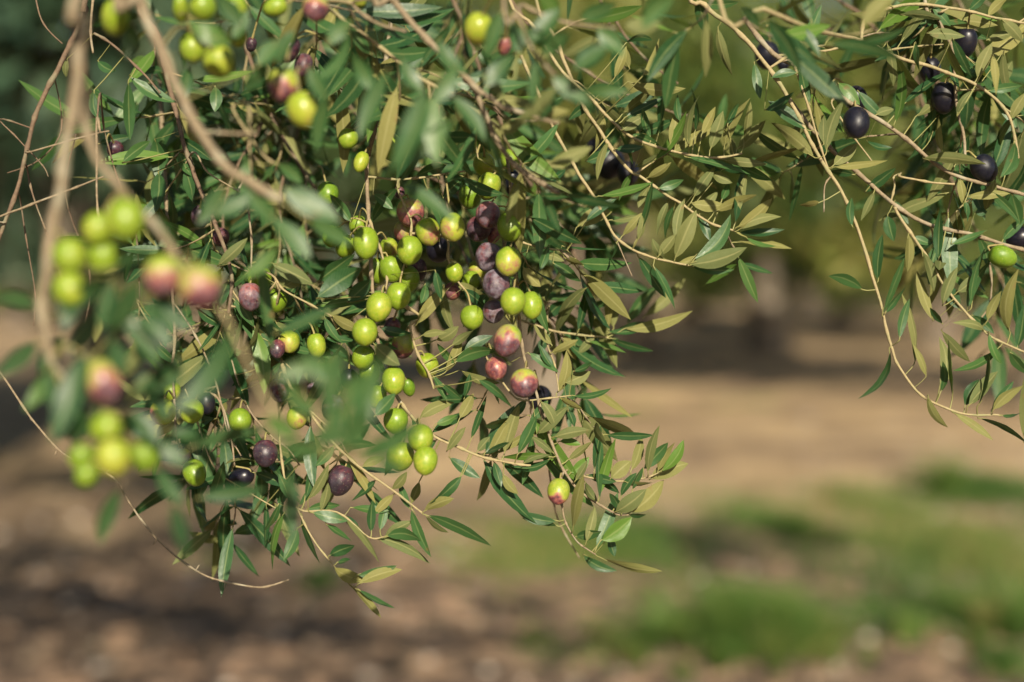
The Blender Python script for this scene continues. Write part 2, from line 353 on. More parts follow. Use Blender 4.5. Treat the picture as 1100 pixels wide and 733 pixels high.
# ------------------------------------------------------------------ the branches, traced twig by twig
# b label | group | default distance (m)
# s / t  r0 r1 mat : x,y[,d] ...        main stem / side twig (radii in mm; positions are sight lines at a distance d)
# l x0 y0 x1 y1 width face [d]          a leaf from its foot to its tip; face d = upper side, u = underside towards the lens
# f n len angle spread drift            n small leafy shoots growing from the last stem
DATA = """
b thick tan branch blurred by closeness, hanging straight down the far left | .74
s 3.4 2.6 w : 96,-40 90,20 86,62 80,105 71,155 65,205 51,280 45,335 56,392
l 42 366 -2 402 19 d .74
l 95 372 60 472 27 d .71
l 82 474 106 436 20 d .72
l 50 398 53 436 16 d .73
l 62 341 114 298 24 d .73
l 120 290 168 272 14 d .73
l 122 300 108 352 18 d .73
l 40 330 -6 320 18 d .75
l 84 300 70 352 22 d .73
l 72 425 70 470 22 d .72
t 2.9 1.8 w : 88,56,.745 88,108,.75 96,146,.75 114,184,.75 150,226,.75 178,256,.74 190,276,.735
l 128 205 135 262 18 d .74
l 148 325 204 352 20 d .74
l 150 228 188 262 22 d .76
l 166 306 186 350 20 d .74
l 186 280 240 322 18 d .76
t 1.4 1.0 w : 56,392,.74 84,420,.73 108,440,.725 118,480,.72 132,520,.72
l 158 372 134 404 17 u .76
l 172 394 138 432 20 d .76
l 120 362 128 400 22 d .72
l 90 430 76 470 20 d .76
l 130 520 108 582 20 d .74
l 140 440 168 478 22 d .73
l 182 462 218 474 18 d .76
l 100 400 84 440 22 d .76
l 168 470 200 500 18 d .74
l 150 300 120 352 22 d .73
l 128 330 168 392 22 d .74
l 176 330 150 390 20 d .75
l 60 398 30 440 18 d .74
l 110 370 140 330 20 d .76
l 160 420 196 396 20 d .76
l 140 460 100 500 18 d .76
l 70 356 44 410 22 d .77
l 104 330 78 380 22 d .77
l 150 400 176 452 22 d .77
l 120 440 160 470 18 d .77
l 60 430 86 476 20 d .77
l 196 380 160 430 22 d .77
l 140 340 186 372 18 d .73
l 168 500 196 540 18 d .74

b thick pale branch slanting down blurred across the upper left | .80
s 3.2 2.4 w : 138,-40 150,2 174,58 194,104 220,150 246,182 288,208 300,214
l 140 24 135 64 18 d .84
l 200 22 246 48 22 d .82
l 204 70 200 104 14 d .9
l 228 233 268 210 20 d .80
l 300 200 362 236 26 d .80
l 290 232 332 276 22 d .80
l 276 72 300 44 20 d .82
l 374 28 338 88 17 d .84
l 268 8 250 44 14 d .85
l 318 30 300 70 16 d .84
l 330 70 352 108 18 d .83
l 352 100 338 160 20 d .83
l 262 28 236 -4 20 d .82
l 290 60 262 96 18 d .83
l 256 180 300 240 22 d .80
l 330 236 376 262 18 d .80
l 300 262 262 300 16 d .82
l 240 196 214 240 18 d .81
t 1.3 .9 w : 206,140,.85 240,143,.85 276,144,.86
t .9 .6 y : 266,112,.9 250,116,.9 268,146,.9 286,170,.9 304,178,.9
t .8 .5 y : 268,150,.9 270,192,.9
l 268 200 262 168 14 d .9
l 296 175 324 196 15 d .88

b slender knotted brown branch and bare twigs behind the blurred stems, far left | 1.04
s 2.3 1.3 d : 100,-30 92,10 80,39 62,75 44,109 34,137 28,165 15,215 -4,262 -20,300
t .8 .5 d : 36,-20,1.06 39,0 47,26 67,47
t 1.2 .8 w : 102,-20 100,2 97,34 100,57
t 1.0 .7 d : 101,36 122,49 153,78 172,100
l 73 62 70 82 8 u
l 101 96 106 128 10 d
l 104 65 124 76 10 d
l 138 84 139 148 14 d
l 137 80 188 110 14 d
t .7 .5 w : 34,163,1.02 86,148,1.02 117,141,1.02
t .9 .6 w : -6,236,1.03 44,216,1.02 83,201,1.02 111,190,1.02
t .8 .5 d : 29,180,1.06 34,206,1.06 47,242,1.06 62,286,1.06 78,330,1.06
t .6 .4 d : 21,211,1.08 29,263,1.08 38,315,1.08 36,350,1.08
t .9 .7 w : 104,127,1.02 104,180,1.02 105,227,1.02 112,262,1.02
t .6 .4 d : 0,128,1.06 20,150,1.06 46,178,1.06 52,190,1.06
t .6 .4 d : 60,90,1.08 66,140,1.08 42,172,1.08 8,186,1.08
t .7 .5 d : 108,100,1.03 112,140,1.05 126,190,1.06 146,250,1.08 150,330,1.1
l 103 335 102 367 15 u .95
l 137 348 161 358 17 u 1.0
l 160 338 178 372 13 d
l 174 326 188 362 12 d
l 198 279 220 269 8 d
t .6 .4 d : 80,150,1.08 70,210,1.1 96,290,1.12 92,350,1.12

b leafy dark green branch crossing behind the pale slanting stem, upper left | 1.06
s 2.4 1.2 d : 150,-40,1.12 170,40,1.1 184,100,1.08 196,150,1.06 214,200,1.05 244,273,1.04 249,310,1.04 246,336,1.04
l 104 155 140 147 10 d
l 130 176 161 153 12 d
l 166 148 170 190 17 d
l 187 145 228 171 12 d
l 192 161 207 190 12 d
l 231 91 231 119 13 d
l 170 183 168 222 18 d
l 226 200 226 232 12 d
l 197 180 208 216 16 d
l 232 287 265 258 12 u 1.02
l 246 300 236 330 12 d
l 250 320 272 350 12 d
l 210 330 240 352 14 d
f 15 90 90 85 .05
t .7 .5 w : 210,164,1.03 224,186,1.03 258,206,1.03
t 1.0 .7 w : 267,190,1.04 267,219,1.04 270,258,1.04 270,291,1.04
l 280 275 287 372 12 d .9
l 290 282 335 303 17 u 1.02
l 303 309 327 298 14 u 1.03
t .9 .6 y : 292,295,1.03 305,312,1.03 335,328,1.03 356,340,1.03
l 354 337 387 356 12 u 1.03
l 348 339 366 368 10 d 1.03
l 294 359 358 331 16 d .84
l 326 296 300 330 14 d 1.06
f 9 80 95 70 .06

b long bare twig curving below the left foliage to a cut end | 1.02
s .75 .65 w : -10,388 5,407 31,446 62,482 90,500 122,513 137,537 168,579 210,613 242,625 280,631 310,623
t .45 .3 w : 31,446 34,452
t .5 .3 w : 62,482 59,489
t .5 .3 w : 113,509 118,504
t .5 .35 w : 168,579 164,586
t .45 .3 w : 210,613 214,607
t .45 .3 w : 242,625 241,632

b shaded leafy branch with small twigs low on the left side | 1.06
s 1.6 .7 w : 170,60,1.2 178,200,1.12 184,300,1.07 188,362,1.05 185,397 187,428 190,470 200,500
t .8 .5 w : 190,330 215,370 233,415 244,461 259,490
t .7 .45 y : 150,330,1.1 200,420,1.08 228,498 259,524 300,548
f 3 58 70 60 .04
t .8 .6 w : 232,330,1.08 252,399 259,422 272,447 293,470 309,482 322,500
f 6 62 95 70 .05
l 160 365 190 391 11 d
l 226 540 240 498 13 d
l 270 507 308 522 11 d
l 286 540 285 588 8 d
l 318 500 300 545 10 d
l 275 397 290 372 14 d
l 288 407 300 390 8 d
t .9 .7 w : 218,420 234,428 247,463 252,500
f 6 66 100 60 .05
l 202 482 282 461 16 d .80
l 210 536 282 526 18 d .80

b blurred spray of teal leaves and a pale stem crossing before the lower olives | .70
s 1.15 .9 y : 190,274,.74 222,312,.73 244,344,.72 258,372 278,416 300,449 316,474 340,486 384,486
l 250 348 190 442 27 d .69
l 187 536 196 600 22 d .69
l 379 496 453 452 22 d .69
l 368 482 406 388 24 d .69
l 350 456 366 372 20 d .69
l 288 408 368 388 17 d .69
l 400 498 438 504 16 d .69
l 330 474 383 467 20 d .69
l 312 498 312 582 17 d .80
l 340 450 306 406 20 d .69
l 352 486 300 480 18 d .69
l 372 440 392 400 20 d .69
l 380 470 400 424 22 d .69
l 356 416 330 378 16 d .69
l 322 472 286 448 20 d .69
l 384 486 440 470 18 d .69
l 372 486 396 440 22 d .69
l 340 484 372 430 22 d .69

b tan branch slanting from the top centre down into the leafy tangle | .92
s 2.5 1.5 w : 400,-40 423,0 451,34 495,78 528,108 560,122 600,132
l 418 72 388 147 20 d .80
l 457 88 424 184 28 d .76
l 493 124 442 178 18 d .80
l 425 193 486 238 19 d .82
l 466 96 470 176 22 d .80
l 540 102 600 128 14 u .9
l 430 60 452 100 18 d .84
l 470 40 500 80 18 d .84
l 490 70 470 110 20 d .82
l 520 96 552 60 18 d .84
l 380 20 352 48 18 d .84
l 544 110 520 70 16 u .86
l 480 100 520 150 18 d .84
l 400 100 380 60 18 d .84
t 2.0 1.6 w : 500,86,.95 511,99,.95 532,148,.95 550,174,.95 570,190,.95 601,208,.95
l 514 130 546 222 8 d .9
l 532 145 566 122 13 u .92
l 566 122 610 120 12 u .9
l 588 178 634 158 15 u .92
l 602 207 667 222 12 d .93
l 581 206 602 248 11 d .93
l 560 190 544 240 10 u .97
t 1.2 .8 w : 379,3 400,23 436,34
t 1.4 1.0 y : 340,0,.95 355,10,.95 410,52,.95 451,83,.95 500,111,.95 540,140,.96
f 12 80 90 100 .07
l 400 60 378 30 12 d .95
l 452 70 480 30 12 d .95
t 1.5 1.1 w : 540,-20,.86 556,16,.85 571,52,.85 605,91,.86
l 620 96 674 98 16 d .82
l 615 78 652 50 22 d .80
l 584 62 610 36 20 d .82
l 560 60 548 24 18 d .86
l 577 60 572 110 14 d .84
l 600 90 580 130 16 d .88
l 560 30 600 50 20 d .82
l 540 10 520 60 18 d .84
l 590 80 632 110 18 d .82
l 600 92 560 130 16 u .85
l 568 50 600 10 20 d .82
l 600 90 640 120 16 d .84
t 1.2 .9 w : 560,5,.88 576,13,.88 613,26,.88 664,31,.86
l 727 -6 690 28 22 d .80
l 668 28 708 26 18 u .84
l 620 20 660 4 18 d .84
l 640 28 668 60 20 d .84
l 600 22 580 -6 18 d .84

b upright fruiting stem at the centre, hung with green olives | 1.04
s 1.7 1.2 w : 425,-40,1.16 415,60,1.1 404,132 395,171 394,200 396,240 400,310 404,360 420,400 426,425 441,446
t .9 .7 y : 398,190 425,193 445,192 480,187 500,184
l 445 190 478 178 14 d
l 457 198 480 255 10 d
l 493 188 540 208 12 d
l 475 214 495 193 13 d
l 400 208 421 224 11 d
l 430 200 400 236 12 d
l 378 240 356 210 12 d
t 1.0 .7 y : 394,228 402,250 410,272 416,300 412,318
l 340 304 379 274 18 d 1.02
l 338 322 387 290 22 d 1.01
l 372 326 398 302 16 d 1.03
l 407 351 441 359 12 d
l 457 304 452 325 9 d
l 467 289 475 322 10 d
l 400 368 428 392 17 u 1.01
l 348 363 380 366 10 d
l 402 448 424 424 14 d 1.0
t .9 .7 y : 428,205 436,225 442,246 430,300
t 1.1 .8 y : 452,340,1.05 441,350 449,381 460,400 466,418
l 446 351 478 311 14 u
l 476 304 488 357 8 u
l 488 302 520 316 10 u
l 495 310 521 330 11 d
l 452 361 478 357 9 u
l 467 366 492 352 13 u
l 477 402 496 363 12 u
l 486 391 531 376 15 d
l 497 378 528 362 12 d
l 511 407 549 437 10 d
l 493 397 535 412 9 u
l 498 430 505 403 8 d
l 464 402 480 430 9 d
l 475 412 495 428 9 d
l 490 392 470 370 9 d
l 484 372 508 356 10 u
t 1.2 .8 y : 426,425 441,446 467,469 496,482 519,491 550,498 570,500
l 481 490 514 513 12 d
l 519 490 551 438 17 d
l 524 492 546 450 13 u
l 479 486 499 460 9 u
l 505 474 523 428 8 d
l 493 451 508 424 12 u
l 449 451 486 432 14 u
l 467 456 490 447 10 d
l 498 509 462 540 13 d
l 490 522 469 541 12 u
l 451 516 442 540 8 u
l 541 490 557 437 14 u
l 555 490 577 449 14 d
l 530 494 538 522 9 d
l 560 500 590 488 8 u
l 540 508 556 530 10 u
l 470 472 448 486 10 d
l 512 486 526 470 10 u
f 2 40 60 60 .03
t 1.0 .8 y : 478,255,1.05 482,280,1.05 490,300,1.05 500,312,1.05

b dense shaded leafy branch filling the top left between the olives | 1.16
s 2.2 1.2 d : 250,-50 262,40 290,120 330,190 370,235 420,262
f 22 105 85 95 .05
t 1.5 .8 d : 330,-40,1.2 345,50,1.22 380,120,1.2 430,170,1.18 500,210,1.16
f 22 105 80 95 .05
t 1.3 .8 d : 290,120,1.18 250,190,1.16 240,250,1.14 262,330,1.12
f 13 85 95 80 .04
t 1.2 .8 d : 345,50,1.22 320,140,1.2 300,220,1.16 320,300,1.12 336,380,1.1
f 13 85 90 80 .04

b dense shaded leafy branch behind the olives at the top centre | 1.20
s 2.2 1.2 d : 480,-50 500,30 530,110 560,180 600,240 620,280
f 20 100 75 95 .05
t 1.4 .8 d : 520,-40,1.18 570,30,1.16 620,70,1.15 670,100,1.14 720,120,1.13
f 6 75 80 80 .05
t 1.3 .8 d : 500,30,1.2 470,120,1.2 480,220,1.18 510,300,1.14
f 10 95 90 80 .04
t 1.2 .8 d : 560,180,1.18 540,250,1.14 560,310,1.12 600,350,1.1
f 9 90 60 70 .03
t 1.3 .9 d : 640,-40,1.2 660,20,1.16 690,60,1.14 728,90,1.12
f 2 60 60 60 .02

b upper olive-leaved shoot reaching right over the gap, leaves upright | 1.06
s 1.5 .8 y : 540,-40,1.1 575,30,1.08 605,78 633,104 650,123 676,146 706,158 737,166 768,170 797,165
l 740 161 749 101 10 u
l 753 146 768 116 10 u
l 762 163 777 121 14 u
l 777 161 803 107 15 u
l 781 135 793 112 9 d
l 790 162 821 131 15 u
l 799 158 805 111 8 u
l 719 158 727 121 11 u
l 731 132 728 103 8 d
l 746 145 744 94 7 d
l 706 150 712 89 7 d
l 734 168 803 186 8 d
l 773 171 822 177 9 u
l 711 158 680 145 9 d
l 685 142 722 129 12 d
l 667 124 702 96 14 u
l 670 127 711 106 9 d
l 667 141 691 126 12 u
l 672 88 734 95 13 u 1.04
l 662 137 680 175 5 d
l 628 174 654 162 12 d
l 681 180 707 167 7 u
l 659 86 673 51 9 u
l 677 75 666 48 12 u
l 690 83 707 43 8 u
l 671 47 699 42 7 d
l 700 150 690 118 8 d
l 720 164 742 148 9 u
l 752 170 772 184 8 d
f 2 50 0 60 .03
l 640 110 612 128 10 d
l 650 124 640 160 9 u

b middle olive-leaved shoot reaching right, its leaf fan at the tip | 1.06
s 1.7 .8 y : 570,-40,1.14 600,50,1.1 625,110 644,140 672,180 688,190 706,203 732,219 763,240 789,248
l 789 246 829 215 14 u
l 790 249 837 232 12 u
l 792 250 839 250 9 d
l 800 254 831 266 6 d
l 766 228 811 210 13 u
l 740 218 778 220 13 u
l 744 214 767 180 12 u
l 763 185 786 196 11 u
l 775 182 803 185 8 d
l 791 234 802 188 10 u
l 719 214 706 253 9 u
l 725 220 715 255 7 d
l 736 212 727 258 10 u
l 775 216 783 197 9 d
l 694 192 720 176 9 u
l 706 203 733 194 9 d
l 752 228 770 206 10 u
l 680 185 664 214 9 d
l 748 230 762 258 8 d
l 700 198 686 222 8 u
l 660 160 690 158 9 d
l 655 150 640 190 9 u
f 3 55 10 90 .02

b lower olive-leaved shoot with a broad pale leaf at its upturned tip | 1.045
s 1.4 .7 y : 560,60,1.1 596,140,1.07 618,180 639,214 651,237 663,256 681,269 701,277 721,282 740,285
l 641 211 699 199 8 d
l 681 263 702 197 8 d
l 653 237 685 232 6 u
l 667 255 690 230 9 u
l 684 260 690 231 8 u
l 706 277 725 253 12 u
l 724 281 746 228 18 u
l 742 280 783 233 15 d
l 737 284 800 267 18 u
l 741 286 786 290 9 d
l 684 273 714 318 12 d
l 701 284 724 330 7 d
l 662 260 658 278 4 d
l 716 280 700 258 8 u
l 727 283 752 276 9 u
t .5 .3 w : 663,260 670,276 679,297
t .9 .5 y : 545,255,1.05 566,262 593,268 610,269
l 566 232 623 261 15 d 1.03
l 593 282 623 302 12 d
l 579 272 605 280 9 u
l 605 276 626 285 8 u
l 602 264 649 269 5 d
l 625 284 646 294 5 d
l 561 286 580 307 14 u
l 618 245 656 228 16 u
l 628 240 662 214 9 d
l 578 262 600 238 11 u
l 590 262 580 290 9 d
f 3 55 60 60 .03

b soft-edged leafy shoot low in the gap, pointing right | 1.10
s 1.3 .7 y : 500,250,1.12 520,310,1.08 545,336 579,351 615,359 654,363
l 620 359 632 309 8 d
l 635 359 632 319 6 d
l 654 356 657 303 8 u
l 659 354 665 321 12 u
l 672 351 706 309 14 d 1.16
l 690 342 734 301 12 u 1.16
l 668 354 741 335 13 u
l 651 356 691 355 7 d
l 654 363 700 376 8 d
l 629 366 671 379 7 d
l 657 357 707 350 6 d
l 574 320 597 306 12 u
l 587 343 606 324 14 d
l 566 361 584 334 6 d
l 592 356 572 386 10 d
l 604 358 618 386 10 u
l 640 362 622 380 8 u
l 600 354 612 330 9 u

b short leafy shoot beside the half ripe olives, leaves spread | 1.05
s .9 .5 y : 520,380,1.08 545,418 561,430 590,428 613,425
l 613 425 655 419 7 d
l 597 425 610 379 14 u
l 605 412 633 399 14 u
l 615 399 636 391 9 d
l 566 378 598 400 8 d
l 576 468 609 436 15 u
l 610 440 616 459 8 d
l 590 428 570 452 10 d
l 600 426 624 440 8 u
l 580 430 596 460 11 u
l 566 428 548 450 10 d
f 3 48 60 70 .02
t .8 .5 y : 590,330,1.1 586,362,1.08 596,392,1.06 600,420,1.05
l 590 380 620 366 9 u
l 597 398 580 372 9 d
l 594 372 574 350 10 u

b long pale hanging twig with a lone half ripe olive, lowest shoot | 1.05
s 1.4 .8 w : 545,170,1.06 553,250,1.06 556,320 561,371 566,394 576,423 585,454 597,487 608,509 623,528 642,541 663,553 675,553
l 643 537 659 473 11 d
l 659 551 693 528 18 u
l 675 552 712 518 19 u
l 675 553 693 553 5 d
l 666 535 683 509 9 d
l 679 528 690 503 6 d
l 617 518 631 496 9 u
l 612 509 632 492 12 d
l 628 516 640 538 9 u
l 593 470 632 463 12 u
l 600 474 623 478 9 d
l 609 495 635 476 9 u
l 594 491 540 491 8 d
l 593 492 552 502 11 d
l 596 488 572 470 9 u
l 668 553 656 530 8 d
t .9 .55 w : 606,506 600,525 604,545 608,562 621,583 640,596
l 642 598 708 615 9 u
l 625 595 661 612 10 d 1.08
l 639 593 663 532 13 d
l 644 582 677 557 19 d
l 654 575 660 597 9 d
l 629 585 639 546 9 u
l 615 572 626 513 13 u
l 601 566 563 556 8 d
l 600 560 558 550 11 d
l 617 577 645 571 12 d
t .9 .6 w : 590,500,1.1 596,545,1.12 606,572,1.13 623,600,1.13
t .9 .5 y : 612,505,1.06 629,512 652,516 671,517 692,514 709,507
l 638 509 645 459 8 d
l 655 515 677 496 16 u
l 677 508 689 470 11 u
l 696 511 706 459 13 u
l 690 506 716 476 13 d
l 706 508 723 476 12 u
l 709 508 733 474 13 d
l 696 516 738 499 17 u
l 629 510 661 517 10 d
l 640 514 664 528 9 d
l 670 517 700 520 8 u

b low leafy branch at the bottom centre trailing toward the ground | 1.04
s 1.4 .7 y : 300,380,1.08 309,410 326,435 355,472 374,491 394,508 415,522 439,540 454,552
l 454 552 525 584 13 d
l 441 545 464 595 12 d
l 454 550 486 536 13 u
l 441 548 430 520 9 d
l 405 514 380 538 10 d
l 388 502 412 492 9 u
l 420 526 436 508 9 u
l 360 478 340 500 10 d
l 424 530 402 552 9 u
l 456 552 480 572 8 u
t .6 .4 y : 326,435 345,452 366,470
f 3 50 80 60 .03
t .9 .5 y : 300,440,1.07 305,510 320,547 362,550 396,577 412,577
l 365 551 408 600 9 u
l 399 574 400 539 9 d
l 408 572 414 540 9 d
l 375 545 416 549 8 d
l 333 550 372 560 12 d
l 328 548 364 542 10 d
l 367 553 386 574 8 d
l 349 562 376 581 8 d
l 412 577 442 561 11 u
l 413 577 451 579 15 d
l 399 577 460 604 12 u
l 327 540 335 486 9 d
l 330 538 352 500 10 u
l 320 545 342 520 9 d
l 344 552 352 520 9 u
t .8 .45 y : 320,548 333,574 352,600 373,624 383,633
l 357 608 390 624 14 u
l 382 618 424 608 12 d
l 383 628 430 613 12 u
l 383 632 422 653 6 d
l 373 626 408 662 8 u
l 352 598 380 586 13 d
l 362 604 376 602 8 d
l 323 550 342 603 8 d
l 307 548 290 609 11 d
l 320 566 306 601 13 d
l 300 540 284 570 9 d
l 312 540 300 510 9 d

b slender branch at the upper right with dark sprays and a long drooping tip | 1.05
s 1.9 .75 y : 735,-40,1.06 757,5 790,32 820,66 848,107 863,136 876,161 890,184 907,211 923,250 945,325 957,372 966,394 990,425 1020,440 1040,445 1073,446
l 928 312 892 297 13 d
l 943 304 948 254 12 d
l 947 341 969 279 8 d
l 950 338 972 308 8 d
l 956 372 928 430 8 d
l 966 367 976 323 9 d
l 982 394 974 318 9 u
l 995 406 983 371 8 u
l 1008 425 1010 364 11 u
l 1010 423 1014 390 6 d
l 1023 430 1020 367 6 d
l 996 423 1016 459 9 u
l 1022 442 1065 472 8 u
l 1036 438 1050 409 13 d
l 1038 438 1072 401 16 u
l 1049 439 1065 383 6 d
l 1064 442 1088 411 10 d
l 1065 443 1097 414 14 u
l 1049 449 1102 472 8 d
l 1075 446 1096 445 5 d
l 748 -4 761 38 16 d
l 771 27 784 79 12 u
l 810 65 816 105 10 d
l 882 217 860 221 7 u
l 916 245 914 214 9 d
l 752 4 792 2 10 d
t 1.0 .6 y : 850,60 856,78 869,117 880,153 889,179 893,186
l 877 171 829 134 15 u
l 887 166 905 108 14 u
l 885 156 885 126 10 u
l 869 141 827 110 15 d
l 871 114 859 74 12 d
l 894 179 920 155 14 u
l 893 180 951 173 10 u
l 820 119 852 100 12 d
l 858 78 830 84 9 d
t .7 .4 w : 892,190 886,200 885,228

b straight pale branch descending to the right edge past a green olive | 1.07
s 1.7 1.3 w : 848,107,1.08 872,138 895,163 921,185 960,219 999,242 1040,251 1069,260 1104,270 1140,282
l 953 230 960 258 13 d
l 1008 282 1012 227 11 d
l 1020 263 1059 249 8 d
l 986 242 1004 218 13 d 1.2
l 927 208 961 182 14 d
l 918 188 893 184 9 d
l 1047 228 1060 228 9 d
l 961 214 975 240 9 d
l 940 204 925 236 8 u
l 1050 253 1062 286 10 d
l 1076 260 1100 236 11 d
f 3 60 60 80 .03
t .8 .5 y : 957,218 961,200 960,190 968,186
t 1.2 .8 y : 963,227 981,255 1001,284 1012,304 1035,333 1061,359 1079,369 1108,381
l 1003 347 986 293 11 u
l 1013 349 1000 331 9 d
l 1010 353 1040 389 11 u
l 1031 334 1013 305 14 d
l 1039 336 1059 283 10 d
l 1012 330 1027 288 12 u
l 1027 315 1049 296 12 u
l 1043 338 1067 357 9 d
l 1075 372 1026 400 8 d
l 1084 378 1106 401 12 d
l 1058 356 1028 347 9 u
l 1085 360 1091 293 15 u
l 1060 346 1075 314 10 u
l 1043 333 1058 268 9 d
l 1062 355 1074 392 9 d
l 1092 376 1100 330 13 d
l 976 250 974 290 10 u
l 980 254 1000 262 9 d
l 990 268 1002 312 9 u
l 1100 476 1101 408 13 u 1.08
t .9 .6 w : 1062,270,1.09 1065,300,1.09 1062,330,1.09 1046,350,1.09

b stout brown branch running diagonally through the black olives, upper right | 1.06
s 1.9 1.2 w : 800,20,1.08 830,58 862,72 890,95 925,118 959,139 992,166 1022,186 1060,198 1092,207 1140,222
l 899 88 922 112 13 d
l 920 96 948 125 11 d
l 960 136 968 69 12 d
l 982 127 1020 88 12 u
l 999 153 998 82 11 d
l 989 170 1056 178 12 u
l 1025 179 1041 147 14 d
l 1064 189 1083 126 16 d
l 1030 189 1036 221 10 u
l 1035 212 1083 207 10 u
l 1037 215 1039 238 8 d
l 1059 204 1093 236 8 d
l 1079 190 1093 165 13 d
l 968 114 1018 78 9 d
l 1009 122 1011 161 8 u
l 940 124 960 118 9 u
l 930 150 956 160 8 d
l 1070 190 1060 226 12 u
l 1086 206 1096 240 14 d
f 5 65 70 100 .03
t .9 .7 y : 968,190 1000,196 1025,198
t 1.1 .8 y : 836,60,1.07 880,56,1.07 900,52,1.07
t .8 .5 y : 893,111 905,130 918,148 940,178

b arching yellow-brown branch under the top edge, upper right corner | 1.03
s 1.5 1.0 y : 770,-10,.92 820,10,.92 872,31,.95 926,44 965,62 1000,72 1022,80 1051,93 1074,111 1087,135 1094,170
l 820 18 860 76 18 d .88
l 887 47 965 64 15 d .88
l 921 44 971 30 12 d .90
l 924 31 962 -4 18 u .88
l 854 40 903 74 13 u .98
l 952 44 960 91 9 u
l 983 44 988 76 9 d
l 1022 39 1043 81 10 d
l 1049 86 1065 48 13 u
l 1027 127 1044 97 8 u
l 1079 52 1084 102 9 u
l 1066 57 1071 99 8 u
l 1090 150 1076 190 11 d
l 860 26 880 60 9 d
l 872 24 862 -10 12 d
l 1060 98 1096 92 10 d
l 1085 130 1102 100 12 u
f 5 65 60 110 .04
t 1.4 1.1 w : 990,-20,1.05 1001,8,1.05 1017,39,1.05 1025,60,1.05 1027,109,1.05 1035,145,1.05 1038,178,1.05
l 994 36 1035 39 13 u 1.02
l 965 16 1010 21 8 u
l 1030 70 1056 84 8 d
f 4 65 80 90 .04
t 1.3 .9 y : 930,20,1.04 957,8,1.04 991,5,1.04 1038,12,1.04 1069,19,1.04 1108,26,1.04
l 1058 44 1088 36 10 u
l 1040 12 1060 -8 10 d
l 1075 20 1098 44 12 u
l 1000 6 1020 28 9 d
l 1060 18 1082 -2 11 u
l 960 8 934 -6 10 u
f 5 60 60 110 .04

b shaded leafy branch behind the black olives in the upper right corner | 1.22
s 1.8 1.0 d : 880,-50 930,20 980,70 1040,110 1090,150 1130,200
f 13 85 80 90 .03
t 1.3 .8 d : 1000,-50 1040,20 1070,80 1100,160
f 8 80 90 80 .03
t 1.1 .7 d : 980,70 1000,140 1030,210 1060,270 1090,330
f 8 75 85 60 .03
"""
